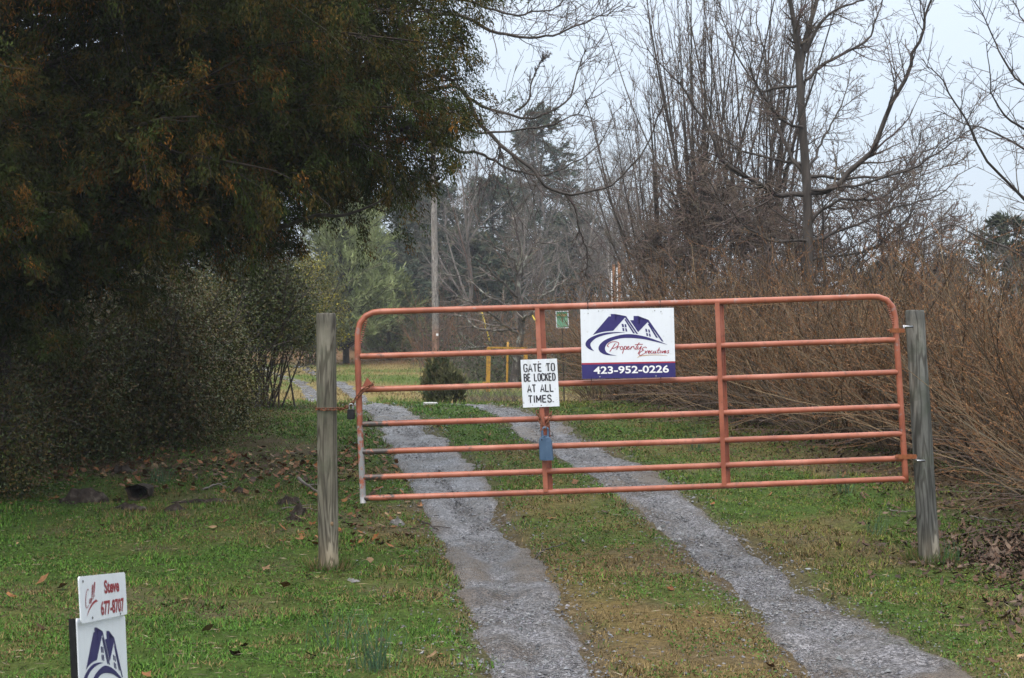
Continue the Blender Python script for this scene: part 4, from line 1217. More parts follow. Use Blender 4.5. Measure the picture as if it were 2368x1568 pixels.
conifer('conifer_tree', 'faint bluish conifer seen through the tangle of the bare trees', at(2040, 66), 4.6, 2.4, 41, BL, None, .3, 9, 100, .05, .05, .0, .08, .8)

# small bushy evergreen beside the drive, beyond the crest
conifer('evergreen_bush', 'small dense dark evergreen bush on the far side of the crest', at(1012, 28.5), 1.08, .42, 42, [(.05, .07, .03), (.07, .08, .03), (.10, .085, .035)], None, .13, 7, 80, .9, .02, .03, .03, .6, .03)
bpy.data.objects['evergreen_bush']['category'] = 'bush'
conifer('evergreen_bush', 'low olive round evergreen beside the small dense dark one', at(1040, 28.2), .82, .36, 43, [(.09, .085, .035), (.07, .075, .03)], None, .12, 7, 80, .7, .02, .03, .03, .5, .03)
bpy.data.objects['evergreen_bush.001']['category'] = 'bush'

# --- main bare tree on the right (two leaders, sweeping limbs)
def main_tree():
    rng = np.random.default_rng(51); Y = 22.0
    base = np.array(at(1880, Y))
    t = thing('bare_tree', 'tall bare tree with dark forked trunk rising above the rusty shrubs', 'tree', base)
    def L(pts, dy=0.0):
        n = len(pts)
        return [P(u, v, Y + dy * i / (n - 1)) for i, (u, v) in enumerate(pts)]
    a = Acc(); n = 24
    tk = [base - [0, 0, .2]] + L([(1872, 780), (1868, 600), (1866, 450), (1858, 330), (1850, 210), (1845, 120)])
    tubes(a, spline(np.array(tk), n), np.linspace(.090, .055, n), 10)
    lead = [L([(1848, 150), (1838, 70), (1822, -20), (1800, -130)], -.3), L([(1850, 160), (1862, 90), (1888, 0), (1905, -110)], .3)]
    lp = np.array([spline(np.array(q), 12) for q in lead]); lr = np.linspace(.05, .026, 12)[None].repeat(2, 0)
    tubes(a, lp, lr, 7)
    limbs = [
        (L([(1868, 445), (1935, 425), (2010, 345), (2075, 225), (2115, 130), (2145, 30), (2170, -70)], -1.0), .052, .012),
        (L([(1868, 452), (1800, 440), (1730, 405), (1660, 350), (1625, 270), (1560, 185), (1495, 110)], -.8), .045, .007),
        (L([(1866, 415), (1825, 330), (1790, 215), (1775, 120), (1750, 20)], .8), .036, .008),
        (L([(1862, 185), (1920, 145), (2000, 108), (2035, 45), (2050, -30)], .5), .030, .007),
        (L([(1862, 120), (1910, 35), (1990, 5), (2060, -50)], -.5), .028, .007),
        (L([(1860, 190), (1800, 205), (1760, 200), (1690, 90), (1660, 0)], .9), .026, .006),
        (L([(1868, 410), (1960, 412), (2070, 402), (2150, 350), (2215, 300)], .9), .028, .005),
        (L([(1868, 440), (1960, 430), (2090, 400), (2200, 330), (2250, 250)], -1.6), .026, .005),
        (L([(1872, 520), (1930, 480), (2010, 470), (2080, 430), (2130, 300)], -.5), .03, .005),
        (L([(1866, 380), (1800, 370), (1700, 345), (1640, 300), (1600, 230)], 1.2), .026, .005),
        (L([(1866, 400), (1910, 330), (1950, 250), (1965, 160)], 1.4), .024, .005),
        (L([(1858, 300), (1800, 270), (1740, 170), (1700, 60)], -1.0), .024, .005),
        (L([(1870, 560), (1960, 540), (2060, 500), (2170, 470), (2260, 380)], .8), .028, .005),
        (L([(1876, 600), (1960, 600), (2050, 560), (2110, 470), (2140, 330)], 1.5), .026, .005),
        (L([(1872, 560), (1790, 560), (1700, 500), (1640, 420)], -1.5), .026, .005),
    ]
    pts, rad = lay_limbs(limbs, 22); pts = crook(pts, .028, rng)
    tubes(a, pts, rad, 6)
    a.build('trunk', M['bark_dark'], t, smooth=True)
    c = Acc()
    allp = np.concatenate([pts, np.array([spline(q, 22) for q in lp])]); allr = np.concatenate([rad, np.linspace(.05, .02, 22)[None].repeat(2, 0)])
    l2, r2 = kids(allp, allr, 24, .10, 1, 25, 65, .2, .42, 9, .12, .03, .45, .0065, rng)
    tubes(c, l2, r2, 4, vary(TW['dark'], len(l2), rng))
    l3, r3 = kids(l2, r2, 8, .15, 1, 30, 65, .3, .6, 6, .13, .03, .6, .0048, rng)
    tubes(c, l3, r3, 3, vary(TW['brown'], len(l3), rng))
    l4, r4 = kids(l3, r3, 2, .2, 1, 30, 65, .3, .6, 4, .13, .02, .6, .0038, rng)
    tubes(c, l4, r4, 3, vary(TW['brown'], len(l4), rng))
    c.build('crown', M['twig'], t)
main_tree()

# --- coppiced trees: a gnarled stool with dozens of straight upright stems
def coppice(label, u, Y, vb, seed, n, spread, top, x_lean=0.0):
    spread *= 1.5
    rng = np.random.default_rng(seed)
    base = np.array(at(u, Y)); hd = P(u, vb, Y)
    t = thing('coppiced_tree', label, 'tree', base, 'coppiced trees behind the rusty shrubs')
    a = Acc()
    tk = np.array([base - [0, 0, .2], (base + hd) / 2 + [.05, 0, 0], hd])
    tubes(a, spline(tk, 12), np.linspace(.13, .10, 12) * (1 + .3 * rng.random(12)), 9)
    # gnarled stubs
    sb = grow(np.tile(hd - [0, 0, .25], (14, 1)) + rng.normal(0, .1, (14, 3)), rng.normal(0, .8, (14, 3)) + [0, 0, .5], rng.uniform(.3, .8, 14), 6, .25, .1, rng)
    tubes(a, sb, np.linspace(.05, .02, 6)[None].repeat(14, 0), 6)
    az = rng.uniform(0, 2 * np.pi, n); sp = rng.random(n) ** 1.1 * spread
    st = hd + np.stack([np.cos(az) * .55 * rng.random(n), np.sin(az) * .55 * rng.random(n), rng.uniform(-1.1, .15, n)], 1)
    d0 = np.stack([np.cos(az) * (sp + .12) + x_lean, np.sin(az) * (sp + .12), np.ones(n)], 1)
    H = rng.uniform(.55, 1.1, n) * top
    s1 = grow(st, d0, H, 16, .022, .045, rng)
    r1 = rng.uniform(.012, .034, n)[:, None] * np.linspace(1, .16, 16)[None]
    tubes(a, s1, r1, 5)
    a.build('trunk', M['bark_dark'], t, smooth=True)
    c = Acc()
    l2, r2 = kids(s1, r1, 10, .15, .98, 14, 45, .14, .34, 7, .06, .06, .5, .0065, rng)
    tubes(c, l2, r2, 3, vary(TW['red'], len(l2), rng))
    l3, r3 = kids(l2, r2, 5, .1, 1, 18, 50, .25, .5, 4, .08, .05, .6, .0048, rng)
    tg, tgr = kids(sb, np.linspace(.05, .02, 6)[None].repeat(14, 0), 12, .1, 1, 30, 90, 1.2, 3.0, 9, .16, .03, .35, .006, rng)
    tubes(c, tg, tgr, 4, vary(TW['dark'], len(tg), rng))
    tg2, tgr2 = kids(tg, tgr, 7, .1, 1, 25, 70, .3, .6, 6, .14, .02, .6, .0048, rng)
    tubes(c, tg2, tgr2, 3, vary(TW['brown'], len(tg2), rng))
    tubes(c, l3, r3, 3, vary(TW['red'], len(l3), rng))
    c.build('crown', M['twig'], t)
coppice('dense clump of straight upright bare stems left of the forked tree', 1615, 27, 500, 61, 34, .26, 5.6)
coppice('second clump of upright bare stems close against the forked trunk', 1760, 28, 520, 62, 36, .20, 6.0)
coppice('low bushy clump of thin bare stems nearest the middle of the wood', 1520, 29, 590, 63, 26, .34, 4.0, -.06)

# --- spreading tangle to the right of the main tree
tangle = bare_tree('bare_tree', 'low spreading bare tree with a twiggy tangle behind the right-hand shrubs', at(2030, 25), 3.9, .075, 64, 'tangled low bare trees', 1.6, 24, 35, 85, 'red', 'bark_dark', 3, (.12, 0), .01, .10, .16, (10, 7, 2))
dup(tangle, at(1925, 23.5), 2.1, .95, 'tangled bare tree low behind the shrubs at the forked trunk')
dup(tangle, at(2120, 28), 4.0, .9, 'tangled low bare tree farthest right, below the open sky')
dup(tangle, at(1700, 25.5), 3.1, 1.0, 'tangled low bare tree in front of the coppiced clumps')
dup(tangle, at(1560, 27), 5.0, .95, 'tangled low bare tree above the estate sign')
dup(tangle, at(1830, 30), .8, 1.1, 'tangled bare tree behind the forked trunk, half hidden')

# --- tree outside the right edge whose limbs reach into the sky
def edge_tree():
    rng = np.random.default_rng(71); Y = 16.5
    base = np.array(at(2640, Y))
    t = thing('bare_tree', 'bare tree at the right edge sending thin limbs into the sky', 'tree', base)
    def L(pts, dy=0.0): return [P(u, v, Y + dy * i / (len(pts) - 1)) for i, (u, v) in enumerate(pts)]
    a = Acc(); n = 18
    tubes(a, spline(np.array([base - [0, 0, .2]] + L([(2630, 700), (2610, 450), (2600, 200), (2620, -100), (2640, -400)])), n), np.linspace(.13, .05, n), 9)
    limbs = [(L([(2615, 560), (2480, 520), (2367, 465), (2270, 372), (2215, 280), (2165, 190), (2135, 140)], -.8), .025, .004),
             (L([(2612, 480), (2480, 420), (2367, 352), (2290, 305), (2230, 290), (2160, 255)], .6), .022, .004),
             (L([(2608, 380), (2500, 330), (2400, 230), (2330, 150), (2290, 60), (2240, -20)], -.4), .022, .004),
             (L([(2605, 300), (2500, 220), (2420, 110), (2350, 30), (2310, -60)], .8), .02, .004),
             (L([(2615, 620), (2480, 640), (2367, 600), (2290, 560), (2200, 520), (2130, 560)], .9), .026, .004),
             (L([(2605, 330), (2480, 300), (2367, 290), (2300, 230), (2280, 100)], -1.2), .024, .004),
             (L([(2600, 200), (2480, 100), (2400, 0), (2350, -120)], .3), .022, .005)]
    pts, rad = lay_limbs(limbs, 22); pts = crook(pts, .02, rng); tubes(a, pts, rad, 5)
    a.build('trunk', M['bark_dark'], t, smooth=True)
    c = Acc()
    l2, r2 = kids(pts, rad, 22, .2, 1, 30, 65, .14, .34, 6, .1, .015, .5, .005, rng)
    tubes(c, l2, r2, 3, vary(TW['dark'], len(l2), rng))
    l3, r3 = kids(l2, r2, 4, .15, 1, 30, 65, .3, .55, 4, .12, .01, .6, .0038, rng)
    tubes(c, l3, r3, 3, vary(TW['dark'], len(l3), rng))
    c.build('crown', M['twig'], t)
edge_tree()

# --- deciduous tree behind the cedar whose limbs sweep over the drive
def sweep_tree():
    rng = np.random.default_rng(81); Y = 18.4
    base = np.array(at(240, Y))
    t = thing('bare_tree', 'bare tree behind the cedar with long limbs arching over the drive', 'tree', base)
    def L(pts, dy=0.0): return [P(u, v, Y + dy * i / (len(pts) - 1)) for i, (u, v) in enumerate(pts)]
    a = Acc(); n = 18
    tubes(a, spline(np.array([base - [0, 0, .2]] + L([(290, 700), (400, 420), (500, 250), (580, -60), (640, -400)])), n), np.linspace(.17, .06, n), 9)
    limbs = [(L([(560, 380), (800, 300), (980, 215), (1068, 215), (1110, 290), (1180, 350), (1255, 400), (1300, 440), (1370, 436), (1440, 400), (1500, 320), (1535, 240)], -.6), .036, .007),
             (L([(1300, 440), (1330, 480), (1345, 540), (1358, 590), (1352, 640)], .1), .016, .004),
             (L([(580, 250), (820, 130), (1000, 40), (1070, 55), (1140, 80), (1215, 95), (1290, 82), (1360, 55), (1440, 10)], .4), .034, .006),
             (L([(575, 300), (800, 220), (1000, 170), (1075, 205), (1130, 240), (1190, 260), (1250, 262), (1310, 235), (1345, 170), (1360, 110)], .9), .032, .006),
             (L([(1190, 260), (1215, 235), (1230, 190), (1245, 150), (1260, 130)], 0), .018, .004),
             (L([(570, 340), (800, 330), (980, 320), (1060, 345), (1120, 355), (1170, 380), (1230, 395), (1300, 385), (1380, 340), (1420, 260)], 1.4), .03, .006),
             (L([(570, 360), (800, 330), (1000, 270), (1080, 290), (1150, 300), (1240, 300), (1330, 280), (1400, 210)], -1.4), .026, .005),
             (L([(590, 180), (800, 60), (950, -30), (1080, 0), (1180, 40), (1260, 30), (1330, -30)], -.8), .03, .005),
             (L([(600, 60), (850, -60), (1000, -60), (1150, -20), (1280, -10), (1400, -60)], 1.0), .03, .005)]
    pts, rad = lay_limbs(limbs, 34); pts = crook(pts, .018, rng); tubes(a, pts, rad, 6)
    a.build('trunk', M['bark_dark'], t, smooth=True)
    c = Acc()
    l2, r2 = kids(pts, rad, 24, .40, 1, 25, 65, .10, .30, 8, .10, .035, .42, .0058, rng)
    tubes(c, l2, r2, 3, vary(TW['dark'], len(l2), rng))
    l3, r3 = kids(l2, r2, 8, .12, 1, 25, 60, .35, .65, 5, .14, .03, .6, .0042, rng)
    tubes(c, l3, r3, 3, vary(TW['dark'], len(l3), rng))
    l4, r4 = kids(l3[::2], r3[::2], 1, .2, .9, 30, 60, .3, .6, 4, .1, .02, .6, .0033, rng)
    tubes(c, l4, r4, 3, vary(TW['brown'], len(l4), rng))
    c.build('crown', M['twig'], t)
sweep_tree()

# --- lichened little tree beyond the crest
def lichen_tree():
    rng = np.random.default_rng(91); Y = 42.0
    base = np.array(at(1185, Y))
    t = thing('bare_tree', 'small crooked tree with pale lichened branches beyond the yellow posts', 'tree', base)
    def L(pts, dy=0.0): return [P(u, v, Y + dy * i / (len(pts) - 1)) for i, (u, v) in enumerate(pts)]
    a = Acc(); n = 14
    tubes(a, spline(np.array([base - [0, 0, .2]] + L([(1193, 850), (1200, 800), (1206, 750), (1200, 700), (1196, 640)])), n), np.array([.2, .15, .13, .125, .12, .115, .11, .10, .10, .095, .09, .08, .07, .06]), 8)
    limbs = [(L([(1202, 775), (1170, 745), (1120, 720), (1075, 700), (1030, 690)], -1.5), .05, .012), (L([(1204, 745), (1230, 725), (1270, 700), (1310, 680)], -1), .05, .012),
             (L([(1202, 720), (1160, 700), (1110, 660), (1070, 640), (1020, 640)], 1), .045, .01), (L([(1198, 650), (1180, 600), (1130, 560), (1100, 540)], -.5), .05, .01),
             (L([(1198, 650), (1220, 590), (1260, 560), (1300, 550)], .8), .05, .01), (L([(1196, 640), (1200, 580), (1190, 520), (1200, 480)], .4), .05, .01),
             (L([(1196, 850), (1170, 815), (1130, 805), (1090, 810), (1060, 812)], -1), .035, .01), (L([(1204, 740), (1240, 690), (1300, 640), (1340, 600)], 1.5), .05, .01),
             (L([(1200, 690), (1150, 640), (1110, 600), (1080, 590)], -1.2), .045, .01), (L([(1203, 760), (1120, 760), (1060, 730), (1040, 735)], .8), .04, .01)]
    pts, rad = lay_limbs(limbs, 16); pts = crook(pts, .07, rng); tubes(a, pts, rad, 5)
    a.build('trunk', M['bark_lichen'], t, smooth=True)
    c = Acc()
    l2, r2 = kids(pts, rad, 11, .1, 1, 30, 70, .25, .5, 7, .16, .03, .6, .010, rng)
    tubes(c, l2, r2, 4, vary((.15, .135, .12), len(l2), rng, .45))
    l3, r3 = kids(l2, r2, 7, .15, 1, 30, 70, .35, .65, 5, .16, .02, .6, .006, rng)
    tubes(c, l3, r3, 3, vary(TW['brown'], len(l3), rng, .4))
    c.build('crown', M['twig'], t)
lichen_tree()

# --- bare woodland trees behind
WG = 'bare woodland trees in the background'
wood = [  # u, Y, height, variant label
    (1090, 70, 10.8, 'grey bare tree just right of the utility pole top'),
    (1340, 62, 8.2, 'bare grey tree with steep limbs behind the estate sign'),
    (1420, 66, 9.6, 'tall bare tree with a rounded twiggy top in the central gap of sky'),
    (1290, 88, 13.8, 'tallest faint bare tree rising beside the dark conifer tip'),
    (960, 92, 11.0, 'bare tree whose top shows between cedar tips and the pole'),
    (1475, 74, 10.6, 'bare tree standing left of the coppiced stems'),
    (1590, 60, 7.0, 'pale bare tree low behind the coppiced stems'),
    (2120, 48, 5.4, 'small bare tree below the open sky right of the forked tree'),
    (1060, 88, 12.0, 'faint bare tree behind the conifer at the utility pole'),
    (1190, 64, 7.6, 'bushy bare tree directly above the lichened one'),
    (1380, 84, 11.2, 'dim bare tree in the haze at the middle of the wood'),
    (2380, 34, 4.6, 'thin bare tree low at the far right edge'),
    (1150, 90, 11.6, 'pale bare tree behind the broad conifer in the middle'),
    (1260, 74, 8.8, 'bare tree in front of the tall dark conifer'),
    (1370, 94, 12.4, 'far bare tree right of the tallest faint one'),
    (1440, 90, 11.0, 'far bare tree under the central gap of sky'),
    (1520, 84, 10.2, 'far bare tree showing between the coppiced stems'),
    (1020, 96, 12.6, 'far bare tree straight behind the utility pole'),
    (1760, 66, 7.4, 'bare tree hidden deep behind the second coppiced clump'),
]
protos = []
for v_ in range(3):
    protos.append(None)
for i, (u, Y, H, lab) in enumerate(wood):
    v_ = i % 3
    loc = at(u, Y)
    if protos[v_] is None:
        protos[v_] = (bare_tree('woodland_tree', lab, loc, H, .15 + .02 * v_, 101 + v_, WG, (1.15, .9, 1.3)[v_], (15, 20, 13)[v_], (25, 15, 35)[v_], (60, 45, 70)[v_], 'grey', 'bark_grey', 3, (.05 * (v_ - 1), 0), .05, .16, .1, (8, 6, 3)), H)
    else:
        pr, h0 = protos[v_]
        dup(pr, loc, 1.7 * i, H / h0, lab)

# --- brush along the back of the meadow: a mass nobody could count
def thicket(name, segs, n, h, seed, cols, leafy=0, r=.012, leafcols=None, dep=3.0):
    rng = np.random.default_rng(seed); a = Acc()
    k = rng.integers(0, len(segs), n); s = rng.random(n)
    S0 = np.array([q[0] for q in segs], float); S1 = np.array([q[1] for q in segs], float)
    xy = S0[k] * (1 - s[:, None]) + S1[k] * s[:, None] + rng.normal(0, 1, (n, 2)) * [.6, dep / 2]
    z = gz(xy[:, 0], xy[:, 1])
    p0 = np.stack([xy[:, 0], xy[:, 1], z - .05], 1)
    d0 = rng.normal(0, .35, (n, 3)); d0[:, 2] = 1
    hh = h * rng.uniform(.4, 1.1, n) * (.6 + .8 * fbm(xy[:, 0], xy[:, 1], 2.5, seed))
    l1 = grow(p0, d0, hh, 5, .15, -.02, rng); r1 = np.linspace(r, r * .3, 5)[None].repeat(n, 0)
    cc = np.array(cols)[rng.integers(0, len(cols), n)] * rng.uniform(.7, 1.3, (n, 1))
    tubes(a, l1, r1, 3, cc)
    l2, r2 = kids(l1, r1, 3, .2, 1, 20, 60, .35, .7, 3, .15, .0, .6, r * .45, rng)
    tubes(a, l2, r2, 3, np.repeat(cc, 3, 0))
    if leafy:
        idx = rng.integers(0, len(l2), leafy)
        p = l2[idx, rng.integers(1, 3, leafy)] + rng.normal(0, .12, (leafy, 3))
        kites(a, p, rng.normal(0, 1, (leafy, 3)), rng.uniform(.06, .14, leafy), rng.uniform(.04, .08, leafy), np.array(leafcols)[rng.integers(0, len(leafcols), leafy)], rng)
    tag(a.build(name, M['twig']), kind='stuff')
def wl(u, Y): return ((u - 1183.5) / F * Y, Y)
thicket('brush', [(wl(860, 74), wl(1100, 70)), (wl(1100, 70), wl(1500, 66)), (wl(650, 80), wl(860, 76)), (wl(1000, 60), wl(1350, 58))], 2000, 2.8, 201, [TW['brown'], TW['dark'], TW['red'], TW['rust']], 9000, .014, [(.05, .055, .025), (.07, .065, .03), (.04, .05, .025)])
thicket('brush', [(wl(1250, 48), wl(1500, 44)), (wl(1500, 44), wl(2000, 40)), (wl(2000, 40), wl(2600, 36))], 1900, 2.5, 202, [TW['brown'], TW['red'], TW['rust']], 3000, .012, [(.07, .075, .02), (.05, .055, .025)])
thicket('far_woods', [(wl(300, 100), wl(1300, 104)), (wl(1300, 104), wl(2700, 96))], 1300, 6.0, 203, [TW['grey'], TW['brown']], 9000, .03, [(.035, .045, .035), (.045, .05, .035), (.06, .055, .045)], 8)
thicket('undergrowth', [(wl(1060, 46), wl(1350, 44))], 500, 1.1, 204, [TW['grey'], TW['brown']], 4000, .008, [(.04, .055, .022), (.055, .07, .03)], 1.5)
thicket('dead_weeds', [(wl(1115, 31), wl(1230, 30))], 360, .55, 205, [TW['grey'], TW['red']], 0, .004, None, .8)

# --- rust-brown arching shrubs along the right of the drive
def twig_shrub(name, label, loc, h, rad, seed, n=185, group=None):
    rng = np.random.default_rng(seed)
    loc = np.array(loc, float)
    t = thing(name, label, 'shrub', loc, group)
    a = Acc()
    az = rng.uniform(0, 2 * np.pi, n); rr = .3 * np.sqrt(rng.random(n)) * rad
    p0 = loc + np.stack([np.cos(az) * rr, np.sin(az) * rr, np.full(n, -.05)], 1)
    tilt = rng.random(n) ** .8 * 1.25
    az2 = az + rng.normal(0, .7, n)
    d0 = np.stack([np.cos(az2) * tilt, np.sin(az2) * tilt, np.ones(n)], 1)
    L = h * rng.uniform(.4, 1.18, n) * (1 + .12 * tilt)
    arch = rng.random(n) < .25
    l1 = grow(p0, d0, L, 9, .12, -.012, rng)
    r1 = rng.uniform(.0036, .0074, n)[:, None] * np.linspace(1, .4, 9)[None]
    c1 = np.array([(.16, .112, .064), (.095, .066, .04), (.125, .088, .054), (.052, .038, .028)])[rng.integers(0, 4, n)] * rng.uniform(.5, 1.5, (n, 1))
    tubes(a, l1, r1, 3, c1)
    m = 48                                                 # low whips trailing outwards
    az = rng.uniform(0, 2 * np.pi, m)
    q = grow(loc + np.stack([np.cos(az) * .15, np.sin(az) * .15, rng.uniform(0, .25, m)], 1), np.stack([np.cos(az), np.sin(az), rng.uniform(.25, .8, m)], 1), rng.uniform(.7, 1.3, m) * rad * 1.15, 9, .07, -.07, rng)
    q[:, :, 2] = np.maximum(q[:, :, 2], loc[2] + .03)
    tubes(a, q, np.linspace(.0045, .0018, 9)[None].repeat(m, 0), 3, vary(TW['brown'], m, rng, .3))
    a.build('stem', M['twig'], t)
    c = Acc()
    l2, r2 = kids(l1, r1, 5, .2, 1, 15, 60, .2, .42, 6, .10, .03, .7, .003, rng)
    c2_ = .88 * np.array([(.155, .082, .040), (.155, .104, .056), (.165, .078, .036), (.092, .060, .034)])[rng.integers(0, 4, len(l2))] * rng.uniform(.75, 1.25, (len(l2), 1))
    tubes(c, l2, r2, 3, c2_)
    nb = 8000
    idx = rng.integers(0, len(l2), nb); x = rng.random(nb) * 4.99; i = x.astype(int); fr_ = (x - i)[:, None]
    p = l2[idx, i] * (1 - fr_) + l2[idx, i + 1] * fr_
    T = norm(l2[idx, i + 1] - l2[idx, i])
    kites(c, p, T + rng.normal(0, .5, (nb, 3)), rng.uniform(.016, .032, nb), rng.uniform(.008, .013, nb), np.array([(.21, .10, .04), (.18, .105, .055), (.26, .125, .05)])[rng.integers(0, 3, nb)] * rng.uniform(.7, 1.2, (nb, 1)), rng)
    c.build('twig', M['twig'], t)
    return t
SG = 'rust-brown twiggy shrubs along the right of the drive'
sh = [  # u, Y, height, radius factor, label
    (2640, 10.6, 2.05, 'rusty twiggy shrub cut by the right edge, nearest the camera'),
    (2490, 12.2, 2.15, 'rusty twiggy shrub just right of the leaning post'),
    (2310, 13.9, 2.2, 'rusty twiggy shrub standing right behind the leaning post'),
    (2110, 15.0, 2.15, 'rusty twiggy shrub behind the hinge end of the gate'),
    (1935, 15.8, 2.2, 'rusty twiggy shrub with dark base seen through the gate\'s right panel'),
    (1790, 17.2, 2.15, 'rusty twiggy shrub behind the second gate upright'),
    (1680, 18.6, 2.1, 'rusty twiggy shrub right of the estate sign'),
    (1570, 20.4, 2.05, 'rusty twiggy shrub behind the estate sign\'s right half'),
    (1480, 22.3, 2.0, 'rusty twiggy shrub behind the estate sign\'s left half'),
    (1395, 24.6, 1.75, 'rusty twiggy shrub at the far end of the row, near the green plate'),
    (2560, 13.5, 2.3, 'rusty twiggy shrub in the second row beyond the right edge'),
    (2420, 16.5, 2.3, 'rusty twiggy shrub in the second row right of the post top'),
    (2210, 17.6, 2.3, 'rusty twiggy shrub in the second row above the upper hinge'),
    (2030, 19.6, 2.3, 'rusty twiggy shrub in the second row under the open sky'),
    (1850, 20.8, 2.3, 'rusty twiggy shrub in the second row at the forked trunk\'s foot'),
    (1700, 22.8, 2.2, 'rusty twiggy shrub in the second row below the coppiced stems'),
    (1600, 25.5, 2.2, 'rusty twiggy shrub in the second row behind the estate sign top'),
]
sp_ = []
rngS = np.random.default_rng(3)
for i, (u, Y, h, lab) in enumerate(sh):
    loc = at(u, Y)
    if i < 2:
        sp_.append((twig_shrub('twiggy_shrub', lab, loc, h * .97, 1.15, 301 + i, group=SG), h))
    else:
        pr, h0 = sp_[i % 2]
        s = h / h0
        dup(pr, loc, rngS.uniform(0, 6.28), (s * 1.05, s * 1.05, s), lab)

# ------------------------------------------------------------------ utility poles, yellow barrier, green plate, slab
def utility_pole():
    base = np.array(at(1008, 58)); top = P(1001, 290, 58)
    t = thing('utility_pole', 'tall grey wooden utility pole at the far side of the meadow', 'pole', base)
    a = Acc(); n = 20
    tubes(a, np.array([(base - [0, 0, .3]) * (1 - s) + top * s for s in np.linspace(0, 1, n)]), np.linspace(.15, .105, n), 12, cap=True)
    a.c[-1] = np.repeat(np.where(np.linspace(0, 1, n)[:, None] < .17, np.array([1.15, .72, .55]), np.ones(3)), 12, 0)
    a.build('shaft', M['pole'], t, smooth=True)
    a = Acc(); c = P(1011, 774, 58) - [0, .15, 0]; cbox(a, c, .045, .012, .045); a.build('tag_plate', M['white_print'], t)
    for (u, v, Yb, name) in ((1146, 806, 58, 'a'), (1290, 810, 58, 'b')):
        a = Acc(); e = np.array(at(u + (3 if name == 'a' else 8), Yb)); s0 = P(1002, 320, 58)
        tubes(a, np.array([s0, e]), np.array([.008, .008]), 4)
        w = a.build('guy_wire', M['rust'], t)
        b = Acc(); d_ = s0 - e; Lg = 2.1
        p0 = P(1144, 800, 58) if name == 'a' else P(1284, 799, 58)
        # plastic guard sleeve on the lower part of the wire
        u_ = norm(d_); q0 = e + u_ * .35
        tubes(b, np.array([q0, q0 + u_ * 2.1]), np.array([.032, .032]), 6, cap=True)
        b.build('guard_sleeve', M['yellow_plastic'], w, smooth=True)
utility_pole()
def power_line():
    a = Acc()
    p0 = P(1001, 330, 58); p1 = np.array([-34, 70, 9.0]); 
    s = np.linspace(0, 1, 24)[:, None]
    p = p0 * (1 - s) + p1 * s; p[:, 2] -= 1.2 * (4 * s[:, 0] * (1 - s[:, 0]))
    tubes(a, p, np.full(24, .012), 4)
    tag(a.build('power_line', M['black_plastic'], None, loc=p0), 'thin black power line running left from the utility pole', 'cable')
power_line()
M['orange_wood'] = noise_mat('orange_pole_wood', 5, [(.3, (.22, .10, .045)), (.7, (.40, .19, .085))], .7, .3, (1, 1, .1))
def far_poles():
    Y = 64
    for (u, v, lab) in ((1418.5, 612, 'left of two orange-brown poles standing together behind the shrubs'), (1431, 604, 'right of two orange-brown poles standing together behind the shrubs')):
        b = np.array(at(u + 4, Y)); tpp = P(u, v, Y)
        t = thing('wooden_pole', lab, 'pole', b, 'orange-brown poles behind the shrubs')
        a = Acc(); tubes(a, np.array([(b - [0, 0, .2]) * (1 - s) + tpp * s for s in np.linspace(0, 1, 8)]), np.full(8, .062), 8, cap=True)
        a.build('shaft', M['orange_wood'], t, smooth=True)
        a = Acc(); tubes(a, np.array([b + [-.10, -.03, 0], tpp + [-.10, -.03, -.3]]), np.array([.028, .028]), 6, cap=True)
        a.build('conduit', M['white_print'], t, smooth=True)
far_poles()
def barrier():
    Y = 38
    b0 = np.array(at(1127, Y)); c0 = np.array(at(1215, Y))
    t = thing('yellow_barrier', 'yellow steel barrier of two posts and a top bar beyond the crest', 'barrier', (b0 + c0) / 2)
    zt = P(1130, 803, Y)[2]
    for b, u in ((b0, 1130), (c0, 1215)):
        tp = P(u, 803, Y)
        a = Acc(); box(a, b - [.055, .055, .2], [.11, 0, 0], [0, .11, 0], tp - b + [0, 0, .2]); a.build('post', M['yellow'], t)
    a = Acc(); box(a, P(1127, 803.5, Y) + [0, -.06, -.025], P(1219, 805, Y) - P(1127, 803.5, Y), [0, .12, 0], [0, 0, .045]); a.build('top_bar', M['yellow'], t)
    a = Acc(); cbox(a, P(1124, 884, Y) - [0, .06, 0], .10, .012, .012); a.build('bolt', M['yellow'], t)
    b = np.array(at(1171, 39))
    s = Acc(); tp = P(1174, 791, 39)
    tubes(s, np.array([(b - [0, 0, .2]) * (1 - q) + tp * q for q in np.linspace(0, 1, 8)]), np.array([.03, .03, .028, .03, .032, .03, .028, .03]), 7, cap=True)
    tag(s.build('marker_stake', M['yellow'], None, smooth=True, loc=b), 'thin rusty yellow stake between the barrier\'s two posts', 'stake')
barrier()
M['green_plate'] = noise_mat('green_enamel', 10, [(.3, (.16, .37, .24)), (.7, (.22, .45, .30))], .5, .4)
M['green_dark'] = noise_mat('dark_green_print', 10, [(.3, (.03, .22, .12)), (.7, (.05, .28, .16))], .5, .4)
